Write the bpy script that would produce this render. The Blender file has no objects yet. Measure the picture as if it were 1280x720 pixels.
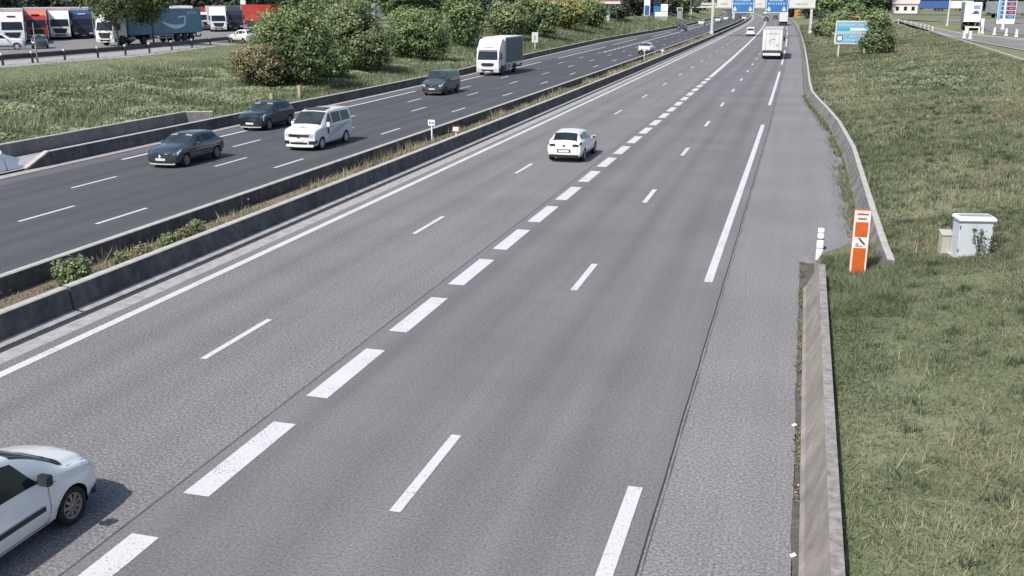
import bpy, bmesh, math, random
import numpy as np
from mathutils import Vector, Matrix

random.seed(7)
RNG = np.random.default_rng(11)
scene = bpy.context.scene
COL = scene.collection
PI = math.pi

# ------------------------------------------------------------------ helpers
def tag(o, label=None, cat=None, group=None, kind=None):
    if label: o['label'] = label
    if cat: o['category'] = cat
    if group: o['group'] = group
    if kind: o['kind'] = kind
    return o

def empty(name, loc=(0, 0, 0), rz=0.0):
    o = bpy.data.objects.new(name, None)
    COL.objects.link(o)
    o.location = loc
    o.rotation_euler = (0, 0, rz)
    o.empty_display_size = 0.2
    return o

def link_mesh(name, me, mats, parent=None):
    if not isinstance(mats, (list, tuple)): mats = [mats]
    if len(me.materials) == 0:
        for m in mats: me.materials.append(m)
    o = bpy.data.objects.new(name, me)
    COL.objects.link(o)
    if parent is not None: o.parent = parent
    return o

def copy_tree(o, parent=None):
    c = o.copy(); COL.objects.link(c)
    if parent is not None: c.parent = parent
    for ch in list(o.children): copy_tree(ch, c)
    return c

class MB:
    """collects faces for ONE mesh"""
    def __init__(s): s.v = []; s.f = []; s.m = []; s.sm = []
    def add(s, vs, fs, mi=0, smooth=False, M=None):
        n = len(s.v)
        for p in vs:
            p = Vector(p)
            if M is not None: p = M @ p
            s.v.append(tuple(p))
        for f in fs:
            s.f.append([n + i for i in f]); s.m.append(mi); s.sm.append(smooth)
        return s
    def quad(s, a, b, c, d, mi=0): return s.add([a, b, c, d], [[0, 1, 2, 3]], mi)
    def box(s, x0, x1, y0, y1, z0, z1, mi=0, bev=0.0, M=None):
        if x0 > x1: x0, x1 = x1, x0
        if y0 > y1: y0, y1 = y1, y0
        if z0 > z1: z0, z1 = z1, z0
        if bev <= 0:
            vs = [(x0,y0,z0),(x1,y0,z0),(x1,y1,z0),(x0,y1,z0),(x0,y0,z1),(x1,y0,z1),(x1,y1,z1),(x0,y1,z1)]
            fs = [[0,3,2,1],[4,5,6,7],[0,1,5,4],[1,2,6,5],[2,3,7,6],[3,0,4,7]]
            return s.add(vs, fs, mi, False, M)
        bm = bmesh.new(); bmesh.ops.create_cube(bm, size=1)
        for v in bm.verts:
            v.co = Vector(((x0+x1)/2+v.co.x*(x1-x0), (y0+y1)/2+v.co.y*(y1-y0), (z0+z1)/2+v.co.z*(z1-z0)))
        bmesh.ops.bevel(bm, geom=list(bm.edges), offset=bev, segments=2, affect='EDGES', profile=.6)
        s.bm(bm, mi, M); bm.free(); return s
    def bm(s, bm, mi=0, M=None, smooth=False):
        bm.verts.index_update()
        return s.add([v.co.copy() for v in bm.verts], [[v.index for v in f.verts] for f in bm.faces], mi, smooth, M)
    def prism_x(s, prof, x0, x1, mi=0, bev=0.0, M=None):
        """side profile (y,z) extruded along x"""
        bm = bmesh.new()
        a = [bm.verts.new((x0, p[0], p[1])) for p in prof]; b = [bm.verts.new((x1, p[0], p[1])) for p in prof]
        bm.faces.new(a[::-1]); bm.faces.new(b)
        n = len(prof)
        for i in range(n): bm.faces.new((a[i], a[(i+1) % n], b[(i+1) % n], b[i]))
        bmesh.ops.recalc_face_normals(bm, faces=list(bm.faces))
        if bev > 0: bmesh.ops.bevel(bm, geom=list(bm.edges), offset=bev, segments=2, affect='EDGES', profile=.6, clamp_overlap=True)
        s.bm(bm, mi, M); bm.free(); return s
    def tube(s, p, q, r0, r1=None, n=10, mi=0, caps=True):
        p = Vector(p); q = Vector(q); r1 = r0 if r1 is None else r1
        d = (q - p).normalized(); a = d.orthogonal().normalized(); b = d.cross(a)
        vs = []
        for c, r in ((p, r0), (q, r1)):
            for i in range(n):
                t = 2*PI*i/n; vs.append(c + a*(r*math.cos(t)) + b*(r*math.sin(t)))
        s.add(vs, [[i, (i+1) % n, n+(i+1) % n, n+i] for i in range(n)], mi, True)
        if caps:
            s.add(vs[:n], [list(range(n))[::-1]], mi); s.add(vs[n:], [list(range(n))], mi)
        return s
    def lathe_x(s, prof, cx, cy, cz, n=24, mi=0, smooth=True):
        """profile (x, r) turned about the x axis"""
        vs = []; fs = []
        for x, r in prof:
            for i in range(n):
                t = 2*PI*i/n; vs.append((cx+x, cy+r*math.cos(t), cz+r*math.sin(t)))
        for k in range(len(prof)-1):
            for i in range(n):
                fs.append([k*n+i, k*n+(i+1) % n, (k+1)*n+(i+1) % n, (k+1)*n+i])
        return s.add(vs, fs, mi, smooth)
    def disc_x(s, x, cy, cz, r, n=24, mi=0, flip=False):
        vs = [(x, cy+r*math.cos(2*PI*i/n), cz+r*math.sin(2*PI*i/n)) for i in range(n)]
        return s.add(vs, [list(range(n))[::-1] if flip else list(range(n))], mi)
    def build(s, name, mats, parent=None):
        me = bpy.data.meshes.new(name); me.from_pydata(s.v, [], s.f)
        me.polygons.foreach_set('material_index', s.m)
        me.polygons.foreach_set('use_smooth', s.sm)
        me.update()
        return link_mesh(name, me, mats, parent)

# ------------------------------------------------------------------ materials
def _new(name):
    m = bpy.data.materials.new(name); m.use_nodes = True
    nt = m.node_tree; nt.nodes.clear()
    out = nt.nodes.new('ShaderNodeOutputMaterial')
    b = nt.nodes.new('ShaderNodeBsdfPrincipled')
    nt.links.new(b.outputs[0], out.inputs[0])
    return m, nt, b

def N(nt, t, **kw):
    n = nt.nodes.new(t)
    for k, v in kw.items():
        if k in n.inputs: n.inputs[k].default_value = v
        else: setattr(n, k, v)
    return n

def ramp(nt, src, stops):
    r = nt.nodes.new('ShaderNodeValToRGB'); e = r.color_ramp.elements
    while len(e) < len(stops): e.new(0.5)
    for i, (p, c) in enumerate(stops):
        e[i].position = p; e[i].color = (c[0], c[1], c[2], 1) if not isinstance(c, float) else (c, c, c, 1)
    nt.links.new(src, r.inputs[0]); return r.outputs[0]

def mixc(nt, f, a, b, mode='MIX'):
    m = nt.nodes.new('ShaderNodeMix'); m.data_type = 'RGBA'; m.blend_type = mode
    if isinstance(f, float): m.inputs[0].default_value = f
    else: nt.links.new(f, m.inputs[0])
    for i, s in ((6, a), (7, b)):
        if isinstance(s, tuple): m.inputs[i].default_value = (s[0], s[1], s[2], 1)
        else: nt.links.new(s, m.inputs[i])
    return m.outputs[2]

def objco(nt, scale=(1, 1, 1)):
    t = nt.nodes.new('ShaderNodeTexCoord'); mp = nt.nodes.new('ShaderNodeMapping')
    mp.inputs['Scale'].default_value = scale
    nt.links.new(t.outputs['Object'], mp.inputs[0]); return mp.outputs[0]

def noise(nt, co, scale, detail=4, rough=.55):
    n = N(nt, 'ShaderNodeTexNoise', Scale=scale, Detail=detail, Roughness=rough)
    nt.links.new(co, n.inputs['Vector']); return n.outputs['Fac']

def plain(name, c, rough=.5, metal=0.0, coat=0.0, var=.12, spec=.5, sc=2.5):
    """painted / plastic / metal surface: colour broken by faint soiling"""
    m, nt, b = _new(name)
    co = objco(nt)
    f = noise(nt, co, sc, 5)
    dk = tuple(x*(1-var) for x in c); lt = tuple(min(1, x*(1+var*.4)) for x in c)
    nt.links.new(ramp(nt, f, [(.3, dk), (.65, lt)]), b.inputs['Base Color'])
    b.inputs['Roughness'].default_value = rough; b.inputs['Metallic'].default_value = metal
    b.inputs['Coat Weight'].default_value = coat; b.inputs['Coat Roughness'].default_value = .08
    b.inputs['Specular IOR Level'].default_value = spec
    return m

def glassy(name, c=(.012, .016, .02), rough=.06):
    m, nt, b = _new(name)
    co = objco(nt); f = noise(nt, co, 1.3, 2)
    nt.links.new(ramp(nt, f, [(.3, c), (.75, tuple(x*2.6 for x in c))]), b.inputs['Base Color'])
    b.inputs['Roughness'].default_value = rough; b.inputs['Specular IOR Level'].default_value = .32
    return m

def asphalt(name, base, dark, light, coarse=26., fine=70., contrast=.5, streak=.16, tracks=()):
    m, nt, b = _new(name)
    co = objco(nt)
    n1 = noise(nt, co, coarse, 3, .7)
    n2 = noise(nt, co, fine, 2, .6)
    big = noise(nt, co, .22, 4)
    lng = noise(nt, objco(nt, (1.6, .035, 1)), 1.0, 4)
    c = ramp(nt, n1, [(.35, dark), (.5, base), (.64, light)])
    c = mixc(nt, contrast, base, c)
    g = ramp(nt, n2, [(.32, .80), (.5, 1.0), (.70, 1.22)])
    c = mixc(nt, 1.0, c, g, 'MULTIPLY')
    c = mixc(nt, 1.0, c, ramp(nt, lng, [(.3, 1-streak), (.7, 1+streak*.6)]), 'MULTIPLY')
    c = mixc(nt, 1.0, c, ramp(nt, big, [(.3, .90), (.7, 1.07)]), 'MULTIPLY')
    # polished wheel tracks
    if tracks:
        t = nt.nodes.new('ShaderNodeTexCoord'); sp = nt.nodes.new('ShaderNodeSeparateXYZ')
        nt.links.new(t.outputs['Object'], sp.inputs[0])
        acc = None
        for x in tracks:
            s1 = N(nt, 'ShaderNodeMath', operation='SUBTRACT'); nt.links.new(sp.outputs[0], s1.inputs[0]); s1.inputs[1].default_value = x
            s2 = N(nt, 'ShaderNodeMath', operation='MULTIPLY'); nt.links.new(s1.outputs[0], s2.inputs[0]); nt.links.new(s1.outputs[0], s2.inputs[1])
            s3 = N(nt, 'ShaderNodeMath', operation='MULTIPLY'); nt.links.new(s2.outputs[0], s3.inputs[0]); s3.inputs[1].default_value = -7.0
            s4 = N(nt, 'ShaderNodeMath', operation='EXPONENT'); nt.links.new(s3.outputs[0], s4.inputs[0])
            if acc is None: acc = s4.outputs[0]
            else:
                a = N(nt, 'ShaderNodeMath', operation='ADD'); nt.links.new(acc, a.inputs[0]); nt.links.new(s4.outputs[0], a.inputs[1]); acc = a.outputs[0]
        c = mixc(nt, 1.0, c, ramp(nt, acc, [(0, 1.0), (1, .875)]), 'MULTIPLY')
    nt.links.new(c, b.inputs['Base Color'])
    b.inputs['Roughness'].default_value = .85; b.inputs['Specular IOR Level'].default_value = .25
    bp = N(nt, 'ShaderNodeBump', Strength=.5, Distance=.012)
    nt.links.new(n1, bp.inputs['Height']); nt.links.new(bp.outputs[0], b.inputs['Normal'])
    return m

def concrete(name, c, stain=.35, sc=1.0, streaks=True):
    m, nt, b = _new(name)
    co = objco(nt)
    f = noise(nt, co, 3.0*sc, 6, .65); g = noise(nt, co, 45*sc, 3); v = noise(nt, objco(nt, (.7, .7, .10)), 1.1, 6)
    dk = tuple(x*(1-stain) for x in c); lt = tuple(min(1, x*1.12) for x in c)
    k = ramp(nt, f, [(.28, dk), (.62, lt)])
    k = mixc(nt, 1.0, k, ramp(nt, g, [(.3, .86), (.7, 1.1)]), 'MULTIPLY')
    if streaks: k = mixc(nt, 1.0, k, ramp(nt, v, [(.35, 1-stain*.7), (.6, 1.04)]), 'MULTIPLY')
    nt.links.new(k, b.inputs['Base Color']); b.inputs['Roughness'].default_value = .85
    b.inputs['Specular IOR Level'].default_value = .2
    bp = N(nt, 'ShaderNodeBump', Strength=.35, Distance=.01); nt.links.new(g, bp.inputs['Height']); nt.links.new(bp.outputs[0], b.inputs['Normal'])
    return m

def road_paint(name, c, under, wear=.42):
    m, nt, b = _new(name)
    co = objco(nt)
    f = noise(nt, co, 22, 4, .75); g = noise(nt, co, .9, 4)
    mx = N(nt, 'ShaderNodeMath', operation='MULTIPLY_ADD'); nt.links.new(g, mx.inputs[0]); mx.inputs[1].default_value = .35; nt.links.new(f, mx.inputs[2])
    w = ramp(nt, mx.outputs[0], [(wear, 0.0), (wear+.13, 1.0)])
    k = mixc(nt, w, under, c)
    nt.links.new(k, b.inputs['Base Color']); b.inputs['Roughness'].default_value = .7
    b.inputs['Specular IOR Level'].default_value = .3
    return m

def ground_mat(name, stops, s1=.25, s2=3.0, bump=.6):
    m, nt, b = _new(name)
    co = objco(nt)
    a = noise(nt, co, s1, 5, .6); f = noise(nt, co, s2, 6, .7); g = noise(nt, co, 22, 3, .7)
    mx = N(nt, 'ShaderNodeMath', operation='MULTIPLY_ADD'); nt.links.new(a, mx.inputs[0]); mx.inputs[1].default_value = .55
    mm = N(nt, 'ShaderNodeMath', operation='MULTIPLY'); nt.links.new(f, mm.inputs[0]); mm.inputs[1].default_value = .45
    nt.links.new(mm.outputs[0], mx.inputs[2])
    c = ramp(nt, mx.outputs[0], stops)
    c = mixc(nt, 1.0, c, ramp(nt, g, [(.3, .7), (.7, 1.25)]), 'MULTIPLY')
    nt.links.new(c, b.inputs['Base Color']); b.inputs['Roughness'].default_value = .95
    b.inputs['Specular IOR Level'].default_value = .05
    bp = N(nt, 'ShaderNodeBump', Strength=bump, Distance=.08); nt.links.new(f, bp.inputs['Height']); nt.links.new(bp.outputs[0], b.inputs['Normal'])
    return m

def leaf_mat(name, dark, mid, light, trans=.25):
    """foliage coloured by the 'tint' attribute each leaf carries"""
    m = bpy.data.materials.new(name); m.use_nodes = True
    nt = m.node_tree; nt.nodes.clear()
    out = nt.nodes.new('ShaderNodeOutputMaterial')
    at = N(nt, 'ShaderNodeAttribute', attribute_name='tint')
    c = ramp(nt, at.outputs['Fac'], [(0.0, dark), (.5, mid), (1.0, light)])
    d = N(nt, 'ShaderNodeBsdfPrincipled', Roughness=.6); d.inputs['Specular IOR Level'].default_value = .25
    t = nt.nodes.new('ShaderNodeBsdfTranslucent')
    nt.links.new(c, d.inputs['Base Color']); nt.links.new(c, t.inputs['Color'])
    mx = N(nt, 'ShaderNodeMixShader'); mx.inputs[0].default_value = trans
    nt.links.new(d.outputs[0], mx.inputs[1]); nt.links.new(t.outputs[0], mx.inputs[2])
    nt.links.new(mx.outputs[0], out.inputs[0])
    return m

def mesh_np(name, verts, per, tint, mats, parent=None):
    """verts (n*per,3): n polygons of `per` corners, tint per polygon"""
    n = len(verts)//per
    me = bpy.data.meshes.new(name)
    me.vertices.add(n*per); me.vertices.foreach_set('co', verts.astype(np.float32).ravel())
    me.loops.add(n*per); me.loops.foreach_set('vertex_index', np.arange(n*per, dtype=np.int32))
    me.polygons.add(n); me.polygons.foreach_set('loop_start', (np.arange(n)*per).astype(np.int32))
    at = me.attributes.new('tint', 'FLOAT', 'POINT'); at.data.foreach_set('value', np.repeat(tint, per).astype(np.float32))
    me.update(calc_edges=True)
    return link_mesh(name, me, mats, parent)

# ------------------------------------------------------------------ the lie of the land
# X right of the camera, Y along the motorway, Z up; road surface Z = 0
def bend(X, Y):
    if Y <= 30: return 0.0
    c = 2.2e-5 if X < -21 else (2.2e-5 + (X+21)/5.*.5e-5 if X < -16 else (2.7e-5 + (X+16)/7.*1.3e-5 if X < -9 else 4.0e-5))
    b = -c*(Y-30)**2
    if Y > 330: b -= 6.6e-5*(Y-330)**2
    return b
def lin(tab, y):
    if y <= tab[0][0]: return tab[0][1]
    for (a, p), (b, q) in zip(tab, tab[1:]):
        if y <= b: return p + (q-p)*(y-a)/(b-a)
    return tab[-1][1]
LEFT_TAB = [(0, -34.9), (60, -34.9), (80, -34.75), (105, -34.8), (138, -36.0), (190, -36.8), (215, -36.4), (260, -34.8), (320, -33.6), (900, -33.6)]
RIGHT_TAB = [(0, .5), (31.6, .5), (32.6, 2.38), (53, 2.40), (64, 2.05), (72, 1.55), (80, .95), (86, .62), (96, .5), (300, .3), (900, .9)]
def left_edge(Y): x = lin(LEFT_TAB, Y); return x + bend(x, Y)
def right_edge(Y): x = lin(RIGHT_TAB, Y); return x + bend(x, Y)
CREST = [(0, 27), (75, 28), (118, 33), (150, 24), (190, 15), (300, 12), (900, 12)]
def left_height(Y): return lin([(0, 2.6), (140, 2.7), (260, 2.5), (500, 2.2), (900, 2.0)], Y)
def ramp_height(Y): return lin([(0, 2.45), (95, 2.5), (165, 3.0), (215, 3.5), (900, 3.6)], Y)
def terrain(X, Y):
    xr = right_edge(Y); xl = left_edge(Y)
    if Y > 86 or Y < 32: xg = xr + .55
    else: xg = xr + .5
    if X > xg:
        d = X - xg
        h = ramp_height(Y)
        h0 = .42 if Y < 25.5 else (lin([(25.5,.42),(28,.20),(33,.20),(36,.42)], Y) if d < 2.2 else .42)
        if 25.5 < Y < 36 and 1.4 < d < 2.2: h0 += (.42-h0)*(d-1.4)/.8
        z = h0 + .128*d + .10*math.sin(X*.5+Y*.13)*min(1, d/4)
        return min(z, h - .04)
    if X > xr - .25: return -.06 if X < xr+.25 else -.06 + .48*(X-xr-.25)/max(.05, xg-xr-.25)
    if X >= xl + .1: return -.06
    d0 = 3.3 if Y < 57 else (.35 if Y > 61 else 3.3 - 2.95*(Y-57)/4)
    d = xl - X
    if d < d0: return .08 if d > .2 else -.06
    D = lin(CREST, Y); h = left_height(Y)
    t = min(1.0, (d-d0)/(D-d0))
    z = .12 + (h-.12)*(t*.85+.15*t*t) + .10*math.sin(X*.35)*math.sin(Y*.21+1)*min(1, t*5)*min(1, (1-t)*5)
    if t >= 1: z = h
    return z

def surf(o): return o
# ------------------------------------------------------------------ materials in use
M = {}
M['asph_old'] = asphalt('asphalt_old', (.184,.180,.183), (.108,.105,.108), (.295,.290,.292), 19, 55, .95, .10, (-14.6,-12.9))
M['asph_mid'] = asphalt('asphalt_mid', (.172,.169,.175), (.108,.106,.111), (.234,.230,.236), 20, 60, .75, .10, (-8.5,-6.8,-4.9,-3.2))
M['asph_new'] = asphalt('asphalt_new', (.086,.088,.097), (.058,.060,.067), (.113,.116,.125), 22, 65, .6, .12, (-31.9,-30.6,-28.9,-27.6,-26.2,-24.9,-23.0,-21.5))
M['asph_sh'] = asphalt('asphalt_shoulder', (.202,.198,.203), (.122,.119,.124), (.305,.300,.305), 20, 55, .92, .07)
M['asph_shl'] = asphalt('asphalt_shoulder_left', (.125,.120,.124), (.085,.082,.085), (.165,.160,.163), 26, 70, .5, .10)
M['asph_lot'] = asphalt('asphalt_lot', (.20,.195,.195), (.15,.146,.146), (.25,.245,.245), 5, 20, .5, .10)
M['seal'] = plain('joint_seal', (.035,.036,.04), .8, var=.4, sc=6)
M['paint_r'] = road_paint('road_paint', (.56,.56,.565), (.20,.197,.203), .49)
M['gutter'] = ground_mat('gutter_grit', [(.3,(.07,.065,.062)),(.5,(.115,.108,.105)),(.7,(.17,.16,.155))], 1.5, 9)
M['paint_l'] = road_paint('road_paint_left', (.52,.53,.54), (.09,.093,.10), .34)
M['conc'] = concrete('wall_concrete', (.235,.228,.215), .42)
M['conc_shaded'] = concrete('wall_concrete_shaded', (.118,.118,.124), .48)  # wall concrete darkened, shade of its faces put into the colour
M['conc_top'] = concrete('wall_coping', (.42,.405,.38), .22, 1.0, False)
M['conc_light'] = concrete('gutter_concrete', (.36,.35,.345), .34, 1.0, False)
M['conc_pink'] = concrete('barrier_concrete', (.285,.258,.234), .30, .7)
M['conc_rough'] = concrete('barrier_coping', (.30,.275,.265), .5, 2.2, False)
M['soil'] = ground_mat('median_soil', [(.3,(.10,.085,.065)),(.5,(.19,.155,.115)),(.7,(.30,.25,.19))], .8, 5)
M['turf'] = ground_mat('turf', [(.30,(.085,.108,.055)),(.46,(.155,.178,.098)),(.58,(.21,.22,.135)),(.72,(.28,.275,.19))], .16, 2.2)
M['white_paint'] = plain('white_paint', (.74,.75,.76), .28, coat=.6, var=.06)
M['pearl_paint'] = plain('grey_white_paint', (.74,.745,.75), .25, coat=.8, var=.06)
M['dark_paint'] = plain('dark_blue_grey_paint', (.036,.050,.062), .16, .0, coat=.8, var=.2, spec=.5)
M['black_paint'] = plain('black_paint', (.018,.027,.036), .16, .0, coat=.8, var=.2)
M['teal_paint'] = plain('grey_green_paint', (.062,.085,.096), .2, .0, coat=.8, var=.15)
M['blue_paint'] = plain('blue_paint', (.03,.075,.19), .3, coat=.6, var=.12)
M['red_paint'] = plain('red_paint', (.36,.035,.03), .32, coat=.5, var=.15)
M['salmon_paint'] = plain('faded_red_paint', (.58,.19,.13), .4, coat=.3, var=.12)
M['navy_paint'] = plain('navy_paint', (.02,.03,.06), .3, coat=.6, var=.15)
M['glass'] = glassy('tinted_glass', (.009,.013,.018), .05)
M['screen'] = glassy('windscreen_glass', (.020,.026,.031), .07)
M['glint_or_visor'] = plain('glint_grey', (.30,.31,.31), .6)  # pale tone for the reflections painted on car windscreens
M['stripe_grey'] = plain('stripe_grey', (.20,.21,.23), .4)
M['glass_lite'] = glassy('pale_glass', (.03,.038,.044), .08)
M['black_plastic'] = plain('black_plastic', (.016,.017,.019), .5, var=.2)
M['grey_plastic'] = plain('grey_plastic', (.06,.062,.066), .5, var=.2)
M['rubber'] = plain('rubber', (.014,.014,.015), .8, var=.3, sc=8)
M['rim'] = plain('alloy_rim', (.30,.29,.285), .35, .7, var=.2, sc=8)
M['rim_dark'] = plain('dirty_rim', (.085,.075,.07), .5, .4, var=.3, sc=9)
M['rim_brown'] = plain('tarnished_rim', (.30,.25,.225), .45, .3, var=.3, sc=9)
M['rim_white'] = plain('pale_rim', (.60,.60,.60), .4, .2, var=.2, sc=8)
M['lamp_clear'] = plain('headlight_lens', (.62,.66,.70), .12, .2, coat=.8, var=.2, sc=9)
M['lamp_red'] = plain('tail_lens', (.26,.012,.014), .2, coat=.6, var=.25, sc=9)
M['lamp_dark'] = plain('dark_tail_lens', (.035,.018,.025), .15, coat=.6, var=.25, sc=9)
M['lamp_amber'] = plain('amber_lens', (.55,.20,.03), .25, coat=.4, var=.2)
M['plate'] = plain('number_plate', (.66,.66,.64), .4, var=.1, sc=8)
M['chrome'] = plain('chrome', (.6,.6,.62), .15, 1.0, var=.1)
M['galv'] = plain('galvanised_steel', (.36,.37,.38), .5, .55, var=.25, sc=4)
M['galv_light'] = plain('pale_steel', (.56,.56,.55), .5, .1, var=.18, sc=4)
M['steel_dark'] = plain('dark_steel', (.07,.072,.078), .55, .4, var=.3)
M['signal_orange'] = plain('signal_orange', (.56,.115,.022), .45, var=.14, sc=6)
M['signal_white'] = plain('signal_white', (.74,.72,.69), .4, var=.10, sc=5)
M['signal_red'] = plain('signal_red', (.52,.05,.04), .45, var=.12, sc=5)
M['ink'] = plain('dark_ink', (.03,.03,.035), .6, var=.2)
M['sign_blue'] = plain('sign_blue', (.035,.165,.40), .4, var=.10, sc=1.2)
M['sign_pale_blue'] = plain('faded_sign_blue', (.17,.40,.56), .35, var=.10, sc=1.5)
M['sign_cyan'] = plain('sign_cyan', (.06,.36,.50), .35, var=.10, sc=1.5)
M['sign_back'] = plain('sign_grey', (.60,.60,.575), .5, var=.10, sc=1.0)
M['sign_white'] = plain('sign_white', (.80,.82,.84), .4, var=.06)
M['cab_white'] = plain('cabinet_white', (.55,.59,.63), .4, var=.10, sc=1.5)
M['cab_beige'] = plain('cabinet_beige', (.44,.40,.36), .6, var=.14, sc=3)
M['trailer_blue'] = plain('trailer_blue_curtain', (.115,.235,.34), .45, var=.14, sc=.8)
M['trailer_mark'] = plain('pale_blue_print', (.62,.72,.78), .5, var=.06)
M['curtain_green'] = plain('green_grey_curtain', (.075,.110,.115), .5, var=.18, sc=.9)
M['curtain_grey'] = plain('grey_curtain', (.27,.30,.32), .5, var=.16, sc=.9)
M['box_white'] = plain('box_white', (.66,.66,.64), .45, var=.08, sc=.9)
M['box_cream'] = plain('box_cream', (.66,.625,.60), .5, var=.10, sc=.9)
M['box_pink'] = plain('box_pale_pink', (.52,.45,.44), .5, var=.12, sc=.9)
M['box_blue'] = plain('box_blue', (.045,.105,.30), .45, var=.10, sc=.9)
M['roof_red'] = plain('canopy_red', (.50,.085,.075), .5, var=.15, sc=1)
M['bark'] = plain('bark', (.085,.075,.062), .9, var=.4, sc=9)
M['bark_pale'] = plain('pale_bark', (.20,.185,.16), .9, var=.4, sc=9)
M['beige_wood'] = plain('weathered_post', (.42,.34,.24), .8, var=.25, sc=6)
LEAF = {
 'green': leaf_mat('leaf_green', (.030,.054,.026), (.165,.228,.098), (.40,.46,.225), .38),
 'mid': leaf_mat('leaf_mid', (.030,.058,.028), (.175,.250,.105), (.41,.48,.235), .38),
 'dark': leaf_mat('leaf_dark_hazed', (.020,.034,.030), (.088,.122,.084), (.21,.255,.165), .3),  # lifted and bluish, distance haze put into the leaf colour
 'olive': leaf_mat('leaf_olive', (.038,.060,.030), (.200,.258,.122), (.43,.48,.26), .38),
 'rust': leaf_mat('leaf_rust', (.038,.054,.026), (.190,.200,.098), (.58,.45,.28), .38),
 'yellow': leaf_mat('leaf_yellow', (.045,.060,.022), (.28,.30,.11), (.55,.50,.23), .35),
 'grass': leaf_mat('grass_blades', (.062,.078,.042), (.222,.226,.134), (.47,.445,.305), .3),
 'grass_lush': leaf_mat('grass_lush', (.038,.066,.034), (.160,.198,.108), (.36,.385,.235), .3),
 'grass_left': leaf_mat('grass_left', (.052,.078,.040), (.175,.208,.115), (.38,.395,.25), .3),
 'weed': leaf_mat('weed_leaf', (.034,.058,.032), (.165,.205,.112), (.40,.43,.26), .35),
 'straw': leaf_mat('straw', (.08,.078,.05), (.31,.275,.18), (.58,.52,.37), .3),
}

# ------------------------------------------------------------------ ground and road sheets
def ylist(y0, y1):
    out = []; y = y0
    while y < y1 - .01:
        out.append(y)
        y += 1.0 if y < 100 else (3.0 if y < 250 else 8.0)
    out.append(y1); return out

def build_ground():
    ys = [-30, -10, 0] + [y for y in ylist(4, 950)] + [1150, 1500, 2200, 3200]
    offl = [-2500, -1200, -600, -350, -220, -150, -110, -85, -70, -62, -55, -50, -46, -42, -38, -35, -32, -29, -26, -23, -20, -17, -14, -12, -10, -8, -6.5, -5, -4, -3.31, -3.29, -2.5, -1.5, -.8, -.36, -.34, -.21, -.19, .2]
    offr = [-.26, -.24, .26, .5, .56, .9, 1.3, 1.8, 2.5, 3.5, 4.5, 5.5, 6.5, 8, 9.5, 11, 13, 15, 16.5, 17.2, 18, 20, 24, 30, 40, 60, 90, 150, 300, 600, 1200, 2500]
    v = []; f = []; nx = len(offl) + len(offr)
    for Y in ys:
        yy = min(max(Y, 0), 950)
        xl = left_edge(yy); xr = right_edge(yy)
        for o in offl: v.append((xl+o, Y, terrain(xl+o, yy)))
        for o in offr: v.append((xr+o, Y, terrain(xr+o, yy)))
    for j in range(len(ys)-1):
        for i in range(nx-1):
            a = j*nx+i; f.append((a, a+1, a+nx+1, a+nx))
    me = bpy.data.meshes.new('ground'); me.from_pydata(v, [], f); me.update()
    me.polygons.foreach_set('use_smooth', [True]*len(f))
    return tag(link_mesh('ground', me, M['turf']), kind='structure')
build_ground()

def strip(name, xa, xb, y0, y1, z, mat, kind='structure', xfa=None, xfb=None):
    """ribbon along the road; xa / xb numbers (bent with the road) or functions of Y"""
    mb = MB(); ys = ylist(y0, y1)
    def X(a, y): return a(y) if callable(a) else a + bend(a, y)
    vs = []
    for y in ys: vs += [(X(xa, y), y, z), (X(xb, y), y, z)]
    mb.add(vs, [[2*i, 2*i+1, 2*i+3, 2*i+2] for i in range(len(ys)-1)])
    o = mb.build(name, mat); 
    if kind: tag(o, kind=kind)
    return o
strip('road_left', -34.05, -20.2, 0, 950, .0, M['asph_new'])
strip('road_right', -16.55, -9.42, 0, 950, .0, M['asph_old'])
strip('road_right', -9.42, -1.69, 0, 950, .0, M['asph_mid'])
strip('shoulder_right', -1.69, lambda y: right_edge(y)-.12, 0, 950, .0, M['asph_sh'])
strip('gutter_right', lambda y: right_edge(y)-.12-.02*math.sin(y*2.3)-.015*math.sin(y*5.1), lambda y: right_edge(y)+.3, 0, 950, .003, M['gutter'])
strip('shoulder_left', lambda y: left_edge(y)+.85, -32.9, 0, 170, .004, M['asph_shl'])
strip('shoulder_left', lambda y: left_edge(y)+.85, lambda y: left_edge(y)+2.6, 170, 950, .004, M['asph_shl'])
strip('gutter_left', lambda y: left_edge(y)+.68, lambda y: left_edge(y)+.85, 0, 950, .004, M['seal'])
strip('gutter_left', lambda y: left_edge(y)+.0, lambda y: left_edge(y)+.68, 0, 950, .004, M['conc_light'])
strip('gutter_median', -17.36, -17.08, 0, 950, -.01, M['seal'])
strip('gutter_median', -17.08, -16.55, 0, 950, .0, M['conc_light'])
strip('median_soil', -20.05, -17.93, 0, 241, .12, M['soil'])
M['seal_faint'] = plain('old_joint_seal', (.085,.084,.088), .8, var=.45, sc=3)
strip('road_joint', -9.465, -9.43, 0, 300, .004, M['seal_faint'])
def cross_joint():
    mb = MB(); mb.quad((-17, 231, .0045), (-1.9, 231.5, .0045), (-1.9, 231.85, .0045), (-17, 231.35, .0045)); mb.quad((-1.6, 80.0, .0045), (.5, 80.4, .0045), (.5, 80.5, .0045), (-1.6, 80.1, .0045))
    tag(mb.build('road_joint', M['seal']), kind='structure')
cross_joint()
# wandering open joint at the shoulder
def wob(y): return -1.70 + .005*math.sin(y*1.3) + .006*math.sin(y*.21+1) + .004*math.sin(y*3.1)
strip('road_joint', lambda y: wob(y)+bend(-1.7, y)-.016, lambda y: wob(y)+bend(-1.7, y)+.014, 0, 260, .004, M['seal'])

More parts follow.
